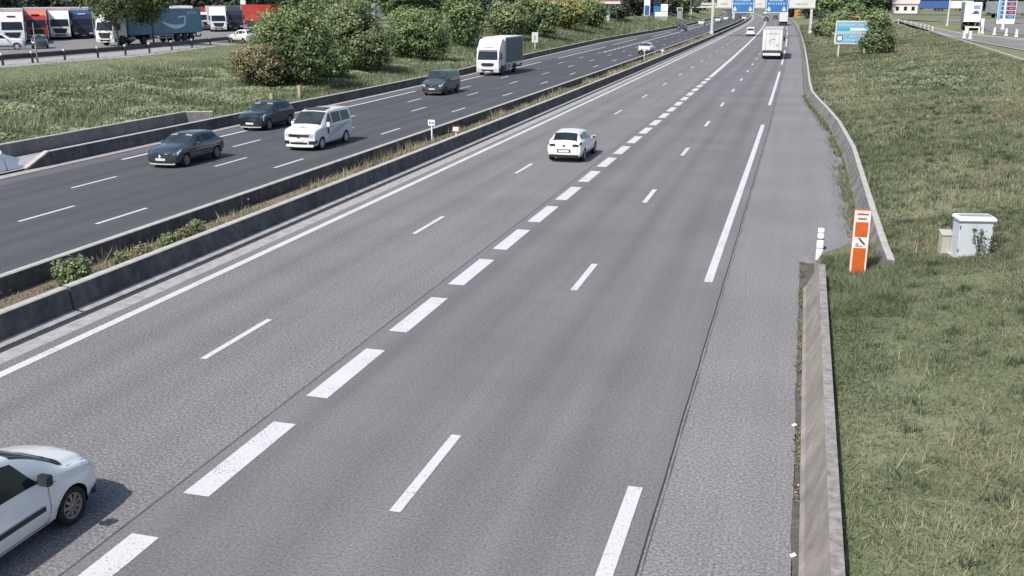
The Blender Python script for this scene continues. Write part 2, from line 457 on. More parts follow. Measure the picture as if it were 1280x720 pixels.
strip('road_joint', lambda y: wob(y)+bend(-1.7, y)+.055+.012*math.sin(y*2.7), lambda y: wob(y)+bend(-1.7, y)+.072+.014*math.sin(y*2.9), 0, 75, .004, M['seal_faint'])
def marks(name, segs, w, mat, z=.008):
    """painted dashes of one line: segs of (x, y0, y1)"""
    mb = MB()
    for x, a, b in segs:
        ys = [a] + [y for y in ylist(0, 950) if a+.3 < y < b-.3] + [b]
        vs = []
        for y in ys:
            X = x(y) if callable(x) else x + bend(x, y)
            vs += [(X-w/2, y, z), (X+w/2, y, z)]
        mb.add(vs, [[2*i, 2*i+1, 2*i+3, 2*i+2] for i in range(len(ys)-1)])
    return tag(mb.build(name, mat), kind='structure')
P1 = 13.0
marks('lane_marking', [(-16.05, 0, 900)], .26, M['paint_r'])
marks('lane_marking', [(-12.43, 18.45-P1*1+P1*k, 21.45-P1+P1*k) for k in range(-0, 40)], .16, M['paint_r'])
marks('lane_marking', [(-8.96, 12.76+P1/3*k, 12.76+3+P1/3*k) for k in range(-2, 22)], .47, M['paint_r'])
marks('lane_marking', [(-8.96, 12.76+P1/3*22, 760)], .42, M['paint_r'])
marks('lane_marking', [(-5.64, 13.13+P1*k, 16.13+P1*k) for k in range(0, 40)], .19, M['paint_r'])
marks('lane_marking', [(-2.13, 28.0+52*k, 67.0+52*k) for k in range(-1, 10)], .24, M['paint_r'])
marks('lane_marking', [(-23.96, 29.77+P1*k-13, 32.77+P1*k-13) for k in range(0, 45)], .16, M['paint_l'])
marks('lane_marking', [(-26.93, 29.35+P1*k, 32.35+P1*k) for k in range(-1, 45)], .16, M['paint_l'])
marks('lane_marking', [(-29.66, 35.6+P1*k, 38.6+P1*k) for k in range(-1, 10)], .16, M['paint_l'])
marks('lane_marking', [(-29.3, 156+P1/3*k, 159+P1/3*k) for k in range(0, 19)], .42, M['paint_l'])
marks('lane_marking', [(-29.3, 238.5, 420)], .36, M['paint_l'])
marks('lane_marking', [(-32.6, -9+52*k, 32+52*k) for k in range(0, 2)] + [(-32.5, 95, 129), (-32.3, 138, 174)], .24, M['paint_l'])
marks('lane_marking', [(-32.7, 183, 213), (-31.4, 226, 262), (-31.0, 275, 320)], .24, M['paint_l'])
# ------------------------------------------------------------------ vehicles
def pchip(xs, ys, x):
    n = len(xs)
    if x <= xs[0]: return ys[0]
    if x >= xs[-1]: return ys[-1]
    i = 0
    while xs[i+1] < x: i += 1
    h = xs[i+1]-xs[i]; t = (x-xs[i])/h
    def slope(k):
        if k == 0 or k == n-1: return 0 if n < 2 else ((ys[1]-ys[0])/(xs[1]-xs[0]) if k == 0 else (ys[-1]-ys[-2])/(xs[-1]-xs[-2]))
        a = (ys[k]-ys[k-1])/(xs[k]-xs[k-1]); b = (ys[k+1]-ys[k])/(xs[k+1]-xs[k])
        return 0 if a*b <= 0 else 2*a*b/(a+b)
    m0, m1 = slope(i)*h, slope(i+1)*h
    return (2*t**3-3*t*t+1)*ys[i] + (t**3-2*t*t+t)*m0 + (-2*t**3+3*t*t)*ys[i+1] + (t**3-t*t)*m1

class Shell:
    """smooth car body: stations (d, zb, zs, zt, wl, wm, ws, wt) from nose to tail"""
    def __init__(s, st, crown=.03):
        s.st = st; s.d = [a[0] for a in st]; s.L = st[-1][0]; s.crown = crown; s.kn = .17; s.kt = .09
    def prof(s, d):
        zb, zs, zt, wl, wm, ws, wt = [pchip(s.d, [a[k] for a in s.st], d) for k in range(1, 8)]
        return [(0, zb), (wl*.8, zb), (wl, zb+.09), (wm, zb+(zs-zb)*.45), (wm-.012, zs-(zs-zb)*.16), (ws, zs),
                (wt, zt-.065), (wt-.13, zt), (0, zt+s.crown)]
    def pt(s, d, v, side=1):
        P = s.prof(d); i = min(int(v), 7); t = v-i
        def g(k): return P[max(0, min(8, k))]
        def h(a, b, c, e):   # softened: half linear, half Catmull-Rom
            cr = .5*((2*b)+(-a+c)*t+(2*a-5*b+4*c-e)*t*t+(-a+3*b-3*c+e)*t**3)
            return .45*(b+(c-b)*t)+.55*cr
        y = h(g(i-1)[0], g(i)[0], g(i+1)[0], g(i+2)[0]); z = h(g(i-1)[1], g(i)[1], g(i+1)[1], g(i+2)[1])
        return Vector((side*y, s.L/2-d-s.setback(y, d, P[3][0]), z))
    def setback(s, y, d, w):
        q = min(1.1, (y/max(.3, w)))**2
        return s.kn*q*max(0, 1-d/.7)**1.5-s.kt*q*max(0, 1-(s.L-d)/.5)**1.5
    def nrm(s, d, v, side=1):
        e = .02
        a = s.pt(min(s.L, d+e), v, side)-s.pt(max(0, d-e), v, side); b = s.pt(d, min(8, v+e), side)-s.pt(d, max(0, v-e), side)
        n = a.cross(b); c = s.pt(d, v, side)
        if n.length < 1e-9: return Vector((0, 0, 1))
        n.normalize()
        if n.dot(c-Vector((0, c.y, .6))) < 0: n = -n
        return n
    def body(s, mats, axles, wr, width, parent):
        ds = []
        for a, b in zip(s.d, s.d[1:]):
            near = any(a-.1 < ax+wr+.08 and b+.1 > ax-wr-.08 for ax in axles)
            k = max(1, int(round((b-a)/(.055 if near else .12))))
            ds += [a+(b-a)*i/k for i in range(k)]
        ds.append(s.L)
        vs_ = [0, .6, 1, 1.25, 1.5, 1.75, 2, 2.14, 2.28, 2.42, 2.56, 2.7, 2.84, 3, 3.2, 3.4, 3.6, 3.8, 4, 4.5, 5, 5.5, 6, 6.35, 6.7, 7, 7.5, 8]
        ring = [(v, 1) for v in vs_] + [(v, -1) for v in vs_[-2:0:-1]]
        mb = MB(); n = len(ring); m = len(vs_)
        V = [s.pt(d, v, sd) for d in ds for v, sd in ring]
        F = [[j*n+i, j*n+(i+1) % n, (j+1)*n+(i+1) % n, (j+1)*n+i] for j in range(len(ds)-1) for i in range(n)]
        mb.add(V, F, 0, True)
        U = 10
        for j, d in ((0, 0.0), (len(ds)-1, s.L)):      # bowed end faces
            base = j*n; rows = []; w = s.prof(d)[3][0]
            for i in range(m):
                if i in (0, m-1): rows.append([base+i]*(U+1)); continue
                q = V[base+i]; row = []
                for u in range(U+1):
                    f = 1-2*u/U
                    if u == 0: row.append(base+i)
                    elif u == U: row.append(base+n-i)
                    else:
                        x = q.x*f
                        mb.v.append((x, s.L/2-d-s.setback(abs(x), d, w), q.z)); row.append(len(mb.v)-1)
                rows.append(row)
            for i in range(m-1):
                for u in range(U):
                    f = [rows[i][u], rows[i][u+1], rows[i+1][u+1], rows[i+1][u]]
                    f = [x for k, x in enumerate(f) if x not in f[:k]]
                    if len(f) > 2: mb.f.append(f if j else f[::-1]); mb.m.append(0); mb.sm.append(False)
        # wheel arches: open the shell and draw its edge onto a circle, with a dark liner behind
        zc = wr-.045; ins = [None]*len(mb.v)
        for k, (x, y, z) in enumerate(mb.v):
            if abs(x) < .45: continue
            for d in axles:
                yy, zz = y-(s.L/2-d), z-zc
                if yy*yy+zz*zz < wr*wr: ins[k] = d
        keep = [i for i, f in enumerate(mb.f) if not all(ins[k] is not None for k in f) and not (any(ins[k] is not None for k in f) and max(mb.v[k][2] for k in f) < .30)]
        mb.f = [mb.f[i] for i in keep]; mb.m = [mb.m[i] for i in keep]; mb.sm = [mb.sm[i] for i in keep]
        for k, d in enumerate(ins):
            if d is None: continue
            x, y, z = mb.v[k]; yy, zz = y-(s.L/2-d), z-zc; r_ = max(1e-4, math.hypot(yy, zz))
            mb.v[k] = (x, s.L/2-d+yy*wr/r_, zc+zz*wr/r_)
        for d in axles:
            for sd in (1, -1):
                V = []; n_ = 16
                for k in range(n_+1):
                    t = -.25+(PI+.5)*k/n_; c_, s_ = math.cos(t), math.sin(t)
                    for x_, r_ in ((width/2-.035, wr+.008), (width/2-.34, wr+.008), (width/2-.34, .02)):
                        V.append((sd*x_, s.L/2-d+r_*c_, zc+r_*s_))
                mb.add(V, [[3*k+q, 3*k+q+1, 3*k+q+4, 3*k+q+3] for k in range(n_) for q in (0, 1)], 1)
        used = sorted({k for f in mb.f for k in f}); mp = {k: i for i, k in enumerate(used)}
        mb.v = [mb.v[k] for k in used]; mb.f = [[mp[k] for k in f] for f in mb.f]
        return mb.build('body', mats, parent)
    def patch(s, name, c, mat, parent, side=1, off=.006, nu=10, nv=6, across=False):
        """c = ((d,v) x4) bottom-front, bottom-rear, top-rear, top-front on the shell; across = spans both sides over the middle"""
        mb = MB(); V = []
        for j in range(nv+1):
            for i in range(nu+1):
                a, b = i/nu, j/nv
                if across:
                    # c = (d at v0, d at top, v0): u across
                    u = a*2-1; v = 8-(8-c[2])*abs(u)
                    dd = c[0]+(c[1]-c[0])*b
                    q = s.pt(dd, v, 1 if u >= 0 else -1); nn = s.nrm(dd, min(v, 7.9), 1 if u >= 0 else -1)
                else:
                    dd = (1-b)*((1-a)*c[0][0]+a*c[1][0])+b*((1-a)*c[3][0]+a*c[2][0])
                    v = (1-b)*((1-a)*c[0][1]+a*c[1][1])+b*((1-a)*c[3][1]+a*c[2][1])
                    q = s.pt(dd, v, side); nn = s.nrm(dd, v, side)
                V.append(q+nn*off)
        mb.add(V, [[j*(nu+1)+i, j*(nu+1)+i+1, (j+1)*(nu+1)+i+1, (j+1)*(nu+1)+i] for j in range(nv) for i in range(nu)], 0, True)
        return mb.build(name, mat, parent)

def wheel(parent, x, y, r, w, side, rimmat, spokes=5, name='wheel'):
    """tyre with a rim as its sub-part; outer face at x"""
    t = MB(); s = side
    t.lathe_x([(-s*w, r*.55), (-s*w, r*.90), (-s*(w-.03), r*.985), (-s*.03, r*.985), (0, r*.92), (s*.004, r*.80), (-s*.012, r*.66)], x, y, r, 28)
    t.disc_x(x-s*w, y, r, r*.55, 20)
    o = t.build(name, M['rubber'], parent)
    m = MB()
    m.lathe_x([(-s*.012, r*.67), (-s*.002, r*.64), (-s*.03, r*.58), (-s*.075, r*.55)], x, y, r, 28, 0)
    m.disc_x(x-s*.07, y, r, r*.56, 24, 1)
    for k in range(spokes):
        a = 2*PI*k/spokes+.3; ca, sa = math.cos(a), math.sin(a)
        hw = r*(.62/spokes)*1.15
        def P(rr, off, xo): return (x+xo, y+rr*ca-off*sa, r+rr*sa+off*ca)
        a0 = [P(r*.10, -hw*.8, -s*.012), P(r*.10, hw*.8, -s*.012), P(r*.63, hw, -s*.02), P(r*.63, -hw, -s*.02)]
        b0 = [P(r*.10, -hw*.8, -s*.05), P(r*.10, hw*.8, -s*.05), P(r*.63, hw, -s*.05), P(r*.63, -hw, -s*.05)]
        m.add(a0+b0, [[0,1,2,3],[0,4,5,1],[1,5,6,2],[3,2,6,7],[0,3,7,4]], 0)
    m.lathe_x([(-s*.05, r*.15), (-s*.008, r*.14), (-s*.004, 1e-3)], x, y, r, 16, 0)
    m.build('rim', [rimmat, M['black_plastic']], o)
    return o

def slab(parent, name, x0, x1, y, z0, z1, mat, th=.018, fwd=1, bev=.0):
    mb = MB(); mb.box(x0, x1, y-.03*fwd, y+th*fwd, z0, z1, 0, bev)
    return mb.build(name, mat, parent)

def mirror(parent, x, y, z, side, mat, h=.15, w=.20):
    b = MB(); b.box(x, x+side*w, y-.06, y+.05, z, z+h, 0, .03); b.box(x-side*.06, x+side*.04, y-.02, y+.02, z+.02, z+.06)
    o = b.build('mirror', mat, parent)
    g = MB(); g.box(x+side*.025, x+side*(w-.02), y-.066, y-.061, z+.02, z+h-.02); g.build('mirror_glass', M['glass_lite'], o)
    return o

def seam(sh, parent, pts, side, w=.012):
    """shut line along (d,v) points"""
    mb = MB(); V = []
    for d, v in pts:
        n = sh.nrm(d, v, side); q = sh.pt(d, v, side)+n*.004; V.append(q)
    for a, b in zip(V, V[1:]):
        t = (b-a).normalized(); n = Vector((side, 0, .2)).normalized(); s = t.cross(n).normalized()*w/2
        mb.quad(a-s, b-s, b+s, a+s)
    return mb

def car_root(name, X, Y, rz, label, cat='car', group=None, z=0.0):
    e = empty(name, (X, Y, z), rz); tag(e, label, cat, group); return e

def hatch(root, st, width, wb, fo, wr, paint, rimmat, spokes=5, doors=2, plastic=None, taillight='red', bump=None):
    """family hatchback: shell + glass + lamps + trim"""
    sh = Shell(st); L = sh.L; W = width
    fa, ra = fo, fo+wb
    sh.body([paint, M['black_plastic']], (fa, ra), wr+.045, W, root)
    for d in (fa, ra):
        for sd in (1, -1): wheel(root, sd*(W/2-.012), L/2-d, wr, .2, sd, rimmat, spokes)
    return sh, fa, ra

# ---- small white three-door in the near left corner, seen from its right side, going away
def build_white_supermini(X, Y_front_axle):
    L = 3.99; fo = .82
    st = [(0,.20,.60,.70,.66,.73,.67,.53),(.05,.19,.70,.79,.71,.78,.72,.58),(.20,.18,.80,.885,.76,.83,.77,.63),(.50,.18,.88,.965,.79,.858,.80,.68),
          (.84,.18,.93,1.045,.80,.865,.83,.72),(1.10,.18,.95,1.20,.80,.868,.84,.72),(1.45,.18,.965,1.40,.80,.868,.84,.69),(1.80,.18,.975,1.53,.80,.868,.84,.665),
          (2.3,.18,.98,1.60,.80,.868,.84,.655),(3.0,.19,.99,1.60,.80,.865,.835,.65),(3.5,.21,1.0,1.55,.79,.855,.82,.64),(3.78,.24,1.0,1.34,.77,.83,.79,.62),
          (3.93,.27,.94,1.04,.74,.80,.75,.58),(3.99,.31,.88,.95,.70,.76,.70,.54)]
    r = car_root('hatchback_car', X, Y_front_axle+fo-L/2, 0, 'white three-door hatchback cut off by the left picture edge, black rubbing strip on its door')
    sh, fa, ra = hatch(r, st, 1.71, 2.575, fo, .305, M['pearl_paint'], M['rim_brown'], 9)
    sh.patch('windscreen', (.95, 1.74, 6.2), M['glass'], r, nu=16, nv=8, across=True)
    sh.patch('rear_window', (3.52, 3.84, 6.4), M['glass'], r, nu=12, nv=4, across=True)
    cowl = sh.patch('wiper_cowl', (.82, .955, 6.0), M['black_plastic'], r, nu=16, nv=2, across=True, off=.009)
    for sd in (1, -1):
        sh.patch('door_window', ((1.44,5.08),(2.72,5.08),(2.70,5.90),(1.78,5.90)), M['glass'], r, sd, nu=14)
        sh.patch('quarter_window', ((2.80,5.08),(3.55,5.2),(3.40,5.86),(2.78,5.90)), M['glass'], r, sd)
        sh.patch('rubbing_strip', ((1.42,3.02),(2.74,3.02),(2.74,3.26),(1.42,3.26)), M['black_plastic'], r, sd, off=.02, nv=2)
        sh.patch('door_handle', ((2.36,4.30),(2.56,4.30),(2.56,4.50),(2.36,4.50)), M['black_plastic'], r, sd, off=.025, nv=2)
        sh.patch('indicator', ((1.14,4.30),(1.20,4.30),(1.20,4.45),(1.14,4.45)), M['lamp_amber'], r, sd, off=.008, nu=2, nv=2)
        sh.patch('headlight', ((.06,4.0),(.46,4.6),(.52,5.0),(.14,5.0)), M['lamp_clear'], r, sd, off=.006)
        sh.patch('shade_or_bumper_corner', ((.0,1.6),(.34,1.6),(.30,2.55),(.0,2.55)), M['black_plastic'], r, sd, off=.012)  # black patch paints the shade low on the nose into the colour
        mirror(r, sd*.86, L/2-1.44, .97, sd, M['black_plastic'], .17, .20)
        mb = seam(sh, r, [(1.34,2.2),(1.30,3),(1.30,4),(1.34,4.95)], sd)
        for a in ([(2.76,2.2),(2.78,3),(2.77,4),(2.74,5.0)],[(1.34,2.15),(2.76,2.15)],[(.3,5.6),(.80,5.5)]):
            q = seam(sh, r, a, sd); mb.add(q.v, q.f)
        mb.build('shut_line', M['black_plastic'], r)
    car_front(r, sh, M['black_plastic'], lip=M['black_plastic']); car_rear(r, sh, M['lamp_red'], .6)
    end_strip(r, sh, 'rubbing_strip', -.68, .68, .42, .50, M['black_plastic'], .022)
    for sd in (-1, 1):
        w = MB(); w.tube((sd*.25-.2, L/2-.90, 1.10), (sd*.25+.28, L/2-.97, 1.14), .012); w.build('wiper', M['black_plastic'], r)
    a = MB(); a.tube((0, L/2-3.3, 1.6), (0, L/2-3.6, 1.9), .008); a.build('aerial', M['black_plastic'], r)
    return r

def five_door(name, X, Y, rz, label, paint, st, W, wb, fo, wr, rimmat, face, spokes=5, dims=None, trim=None):
    """five-door hatch / SUV: dims = d positions (cowl, roof front, B pillar, C pillar, window end, rear glass top, rear glass bottom)"""
    cw, rf, bp, cp, we, rg0, rg1 = dims
    r = car_root(name, X, Y, rz, label)
    sh, fa, ra = hatch(r, st, W, wb, fo, wr, paint, rimmat, spokes)
    L = sh.L
    sh.patch('windscreen', (cw+.03, rf-.05, 6.2), M['screen'], r, nu=16, nv=8, across=True)
    sh.patch('rear_window', (rg0, rg1, 6.35), M['glass'], r, nu=14, nv=5, across=True)
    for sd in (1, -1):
        sh.patch('glint_or_sun_visor', ((rf-.24,6.75),(rf-.12,6.75),(rf-.12,7.55),(rf-.24,7.55)), M['glint_or_visor'], r, sd, off=.0075, nu=3, nv=3)  # pale patches on the glass, window reflections painted as colour
    for sd in (1, -1):
        sh.patch('front_window', ((cw+.42,5.12),(bp-.05,5.12),(bp-.05,5.88),(rf+.06,5.88)), M['glass'], r, sd, nu=12)
        sh.patch('rear_side_window', ((bp+.06,5.12),(cp-.03,5.14),(cp-.10,5.86),(bp+.06,5.88)), M['glass'], r, sd)
        sh.patch('quarter_window', ((cp+.04,5.18),(we,5.42),(we-.12,5.80),(cp-.02,5.86)), M['glass'], r, sd)
        sh.patch('door_handle', ((bp-.30,4.45),(bp-.10,4.45),(bp-.10,4.6),(bp-.30,4.6)), paint if trim is None else trim, r, sd, off=.025, nv=2)
        sh.patch('door_handle', ((cp-.30,4.50),(cp-.10,4.50),(cp-.10,4.65),(cp-.30,4.65)), paint if trim is None else trim, r, sd, off=.025, nv=2)
        sh.patch('sill_trim', ((fa+wr+.08,2.02),(ra-wr-.08,2.02),(ra-wr-.08,2.4),(fa+wr+.08,2.4)), M['black_plastic'], r, sd, off=.01, nv=2)
        sh.patch('headlight', ((.05,4.05),(.50,4.5),(.56,4.95),(.12,5.0)), M['lamp_clear'], r, sd, off=.008)
        if face == 'slant':   # bright hooked running light below the lamp
            sh.patch('running_light', ((.05,3.4),(.14,3.4),(.16,4.0),(.05,4.0)), M['sign_white'], r, sd, off=.012, nu=3, nv=3)
        mirror(r, sd*(W/2+.01), L/2-cw-.48, pchip(sh.d,[a[2] for a in st],cw+.5)-.02, sd, paint, .15, .18)
        mb = seam(sh, r, [(fa+wr+.12,2.4),(fa+wr+.14,3.5),(cw+.36,4.95)], sd)
        for a in ([(bp,2.2),(bp,3.5),(bp,5.0)],[(ra-wr-.05,2.6),(ra-wr+.02,3.6),(cp+.02,5.0)]):
            q = seam(sh, r, a, sd); mb.add(q.v, q.f)
        mb.build('shut_line', M['black_plastic'], r)
    return r, sh

HATCH_ST = [(0,.20,.60,.68,.70,.77,.70,.54),(.05,.19,.68,.75,.75,.82,.75,.60),(.20,.19,.77,.84,.80,.87,.79,.64),(.62,.19,.88,.94,.82,.895,.82,.69),
      (1.05,.19,.925,.99,.83,.90,.85,.73),(1.30,.19,.945,1.03,.83,.90,.86,.75),(1.62,.19,.955,1.22,.83,.90,.865,.71),(2.10,.19,.965,1.415,.83,.90,.865,.64),
      (2.6,.19,.98,1.455,.83,.90,.86,.63),(3.3,.20,1.00,1.435,.83,.90,.855,.62),(3.72,.22,1.02,1.39,.83,.895,.845,.61),(4.02,.23,1.02,1.17,.82,.89,.83,.63),
      (4.20,.25,1.0,1.05,.80,.875,.81,.66),(4.31,.27,.97,1.01,.79,.86,.79,.66),(4.36,.30,.92,.96,.76,.83,.76,.62)]
HATCH_DIMS = (1.30, 2.10, 2.42, 3.30, 3.78, 3.72, 4.16)

def scale_st(st, L, H, W):
    l0 = st[-1][0]; h0 = max(a[3] for a in st); w0 = max(a[5] for a in st)
    return [(a[0]*L/l0, a[1], a[2]*H/h0 if a[2] > .5 else a[2], a[3]*H/h0, *[x*W/2/w0 for x in a[4:]]) for a in st]
def scale_dims(d, k): return tuple(x*k for x in d)

SUV_ST = [(0,.24,.74,.82,.70,.78,.72,.58),(.05,.23,.84,.91,.77,.84,.77,.64),(.20,.23,.94,1.01,.81,.875,.81,.68),(.65,.23,1.02,1.08,.83,.90,.84,.72),
      (1.05,.23,1.05,1.12,.84,.905,.865,.76),(1.30,.23,1.06,1.17,.84,.905,.875,.77),(1.65,.23,1.07,1.38,.84,.905,.875,.73),(2.08,.23,1.08,1.57,.84,.905,.875,.67),
      (2.6,.23,1.09,1.62,.84,.905,.87,.66),(3.4,.24,1.10,1.60,.84,.905,.865,.65),(3.85,.26,1.11,1.54,.84,.90,.855,.64),(4.08,.27,1.11,1.32,.83,.895,.84,.65),
      (4.20,.28,1.08,1.14,.81,.88,.82,.67),(4.27,.30,1.02,1.07,.79,.86,.79,.66),(4.30,.33,.96,1.01,.77,.83,.77,.62)]
SUV_DIMS = (1.28, 2.08, 2.45, 3.35, 3.90, 3.86, 4.17)

def end_strip(r, sh, name, x0, x1, z0, z1, mat, off=.012, front=True, inset=0.0):
    """trim that follows the bowed nose or tail"""
    mb = MB(); L = sh.L; d = 0 if front else L; w = sh.prof(d)[3][0]; n = 8; V = []
    sg = 1 if front else -1
    for o_ in (off, -.03):
        for z in (z0, z1):
            for i in range(n+1):
                x = x0+(x1-x0)*i/n; V.append((x, L/2-d-sh.setback(abs(x), d, w)+sg*o_, z))
    k = n+1
    F = []
    for i in range(n):
        F += [[i, i+1, k+i+1, k+i], [i, 2*k+i, 2*k+i+1, i+1], [k+i, k+i+1, 3*k+i+1, 3*k+i]]
    F += [[0, k, 3*k, 2*k], [n, 2*k+n, 3*k+n, k+n]]
    mb.add(V, F if not front else [f[::-1] for f in F]); return mb.build(name, mat, r)

def car_front(r, sh, grille, plate=True, badge=None, low=True, lip=None):
    L = sh.L; z = sh.prof(0); zb, zt = z[0][1], z[7][1]
    end_strip(r, sh, 'grille', -.44, .44, zt-.20, zt-.055, grille, .008)
    for k in (.155, .105): end_strip(r, sh, 'grille_bar', -.42, .42, zt-k, zt-k+.014, M['chrome'], .014)
    if low: end_strip(r, sh, 'air_intake', -.56, .56, zb+.04, zb+.15, M['black_plastic'], .008)
    if plate: end_strip(r, sh, 'number_plate', -.26, .26, zb+.17, zb+.28, M['plate'], .02)
    end_strip(r, sh, 'bumper_lip', -.70, .70, zb-.02, zb+.035, lip or M['galv_light'], .02)
    for sd in (1, -1): end_strip(r, sh, 'fog_lamp_recess', *sorted((sd*.58, sd*.72)), zb+.12, zb+.24, M['black_plastic'], .006)
    if badge == 'diamond':
        b = MB(); zc = zt-.10
        b.add([(0,L/2+.035,zc+.10),(-.07,L/2+.03,zc),(0,L/2+.035,zc-.10),(.07,L/2+.03,zc)], [[0,1,2,3]]); b.build('emblem', M['sign_white'], r)
    elif badge == 'disc':
        b = MB(); b.add([(.06*math.cos(a*PI/8), L/2+.03, zt-.12+.06*math.sin(a*PI/8)) for a in range(16)], [list(range(16))]); b.build('emblem', M['chrome'], r)
def car_rear(r, sh, taillight, plate_z, plastic_low=True):
    L = sh.L; P = sh.prof(L)
    end_strip(r, sh, 'number_plate', -.26, .26, plate_z, plate_z+.11, M['plate'], .016, False)
    end_strip(r, sh, 'plate_recess', -.34, .34, plate_z-.03, plate_z+.15, M['grey_plastic'], .006, False)
    if plastic_low: end_strip(r, sh, 'diffuser', -.72, .72, P[0][1]-.03, P[0][1]+.10, M['black_plastic'], .012, False)
    for sd in (1, -1):
        sh.patch('tail_light', ((L-.30,4.35),(L-.005,4.2),(L-.005,5.1),(L-.22,5.2)), taillight, r, sd, off=.008)
        end_strip(r, sh, 'tail_light', *sorted((sd*.44, sd*(P[5][0]-.02))), P[4][1]-.02, P[5][1]-.005, taillight, .008, False)
VAN_ST = [(0,.24,.88,.96,.80,.88,.80,.66),(.05,.23,.98,1.05,.85,.92,.86,.72),(.22,.22,1.08,1.14,.87,.94,.89,.76),(.60,.22,1.14,1.20,.88,.95,.91,.81),
      (.92,.22,1.17,1.28,.88,.952,.925,.83),(1.40,.22,1.18,1.61,.88,.952,.93,.80),(1.90,.22,1.19,1.90,.88,.952,.93,.78),(2.35,.22,1.20,1.97,.88,.952,.925,.775),
      (3.4,.23,1.20,1.98,.88,.952,.925,.765),(4.55,.25,1.21,1.95,.88,.95,.92,.76),(4.80,.28,1.20,1.88,.87,.94,.905,.75),(4.90,.32,1.18,1.78,.85,.92,.885,.73)]
def build_van(X, Y_front, rz, label, paint, rimmat, bright_front=True, stripes=False, hbar=False, panel=False, name='minibus'):
    L = 4.90; W = 1.904
    r = car_root(name, X, Y_front+L/2, rz, label, 'van')
    sh, fa, ra = hatch(r, VAN_ST, W, 3.0, .92, .335, paint, rimmat, 7)
    sh.patch('windscreen', (.99, 1.86, 6.2), M['screen'], r, nu=16, nv=8, across=True)
    for sd in (1, -1):
        sh.patch('front_window', ((1.40,5.10),(2.18,5.10),(2.18,5.86),(1.92,5.86)), M['glass'], r, sd, nu=10)
        if not panel:
            sh.patch('sliding_door_window', ((2.32,5.12),(3.38,5.12),(3.38,5.84),(2.32,5.86)), M['glass'], r, sd)
            sh.patch('rear_side_window', ((3.48,5.12),(4.58,5.12),(4.50,5.82),(3.48,5.84)), M['glass'], r, sd)
        else:
            sh.patch('rear_side_window', ((2.34,5.12),(4.50,5.12),(4.42,5.82),(2.34,5.84)), M['glass'], r, sd)
        sh.patch('headlight', ((.0,4.0),(.34,4.4),(.42,4.9),(.0,4.8)), M['lamp_clear'], r, sd, off=.009)
        sh.patch('shade_or_bumper_corner', ((.0,2.4),(.30,2.4),(.22,3.0),(.0,3.0)), M['black_plastic'], r, sd, off=.012)
        sh.patch('door_handle', ((1.96,4.40),(2.16,4.40),(2.16,4.55),(1.96,4.55)), M['black_plastic'], r, sd, off=.025, nv=2)
        mirror(r, sd*.95, L/2-1.52, 1.16, sd, M['white_paint'] if paint == M['white_paint'] else M['black_plastic'], .24, .20)
        mb = seam(sh, r, [(1.30,2.1),(1.30,3.2),(1.34,4.9)], sd)
        for a in ([(2.26,2.1),(2.26,3.5),(2.25,6.0)],[(3.43,2.1),(3.43,3.5),(3.43,6.0)],[(2.26,4.35),(4.6,4.35)]):
            q = seam(sh, r, a, sd); mb.add(q.v, q.f)
        mb.build('shut_line', M['grey_plastic'], r)
        if stripes:
            for k, (dv, w) in enumerate(((0, .10), (.42, .07))):
                sh.patch('side_stripe', ((1.70,2.75+dv),(2.9,3.35+dv),(2.9,3.35+dv+w*1.6),(1.75,2.75+dv+w*1.2)), M['stripe_grey'], r, sd, off=.009, nv=2)
                sh.patch('side_stripe', ((2.9,3.35+dv),(4.3,4.2+dv*.5),(4.3,4.2+dv*.5+w),(2.9,3.35+dv+w*1.6)), M['stripe_grey'], r, sd, off=.009, nv=2)
            sh.patch('door_emblem', ((1.58,3.3),(1.78,3.3),(1.78,4.3),(1.58,4.3)), M['ink'], r, sd, off=.010, nv=3)
    end_strip(r, sh, 'grille', -.60, .60, .74, .89, M['black_plastic'], .008)
    for z in (.765, .805, .85): end_strip(r, sh, 'grille_bar', -.58, .58, z, z+.016, M['chrome'] if bright_front else M['grey_plastic'], .014)
    b = MB(); b.add([(.085*math.cos(a*PI/10), L/2+.04, .79+.085*math.sin(a*PI/10)) for a in range(20)], [list(range(20))]); b.build('emblem', M['chrome'], r)
    end_strip(r, sh, 'air_intake', -.50, .50, .36, .47, M['black_plastic'], .008)
    end_strip(r, sh, 'number_plate', -.26, .26, .50, .61, M['plate'], .02)
    end_strip(r, sh, 'bumper_lip', -.80, .80, .22, .31, paint if stripes else M['grey_plastic'], .03)
    for sd in (1, -1):
        end_strip(r, sh, 'headlight', *sorted((sd*.60, sd*.80)), .74, .90, M['lamp_clear'], .009)
        end_strip(r, sh, 'shade_or_bumper_corner', *sorted((sd*.56, sd*.87)), .36, .54, M['black_plastic'], .012)
    end_strip(r, sh, 'tailgate_window', -.66, .66, 1.26, 1.68, M['glass'], .012, False)
    end_strip(r, sh, 'number_plate', -.26, .26, .78, .89, M['plate'], .016, False)
    end_strip(r, sh, 'bumper', -.82, .82, .32, .52, M['grey_plastic'] if not stripes else paint, .05, False)
    for sd in (1, -1): end_strip(r, sh, 'tail_light', *sorted((sd*.72, sd*.87)), .85, 1.25, M['lamp_red'], .014, False)
    if hbar:
        q = MB(); q.box(-.62, .62, L/2-2.22, L/2-1.98, 2.0, 2.06, 0, .02); q.box(-.5, .5, L/2-2.95, L/2-2.30, 2.0, 2.035, 0, .012)
        q.build('roof_unit', M['grey_plastic'], r)
    if stripes:   # dark mark on the bonnet
        q = MB()
        for dx, dy in ((-.10,.02),(.10,.04),(0,-.06)):
            p = sh.pt(.52-dy, 7.7, 1 if dx >= 0 else -1); zc = p.z+.012
            q.box(dx-.055, dx+.055, L/2-.55+dy-.05, L/2-.55+dy+.05, zc-.02, zc+.004)
        q.build('bonnet_emblem', M['ink'], r)
    return r

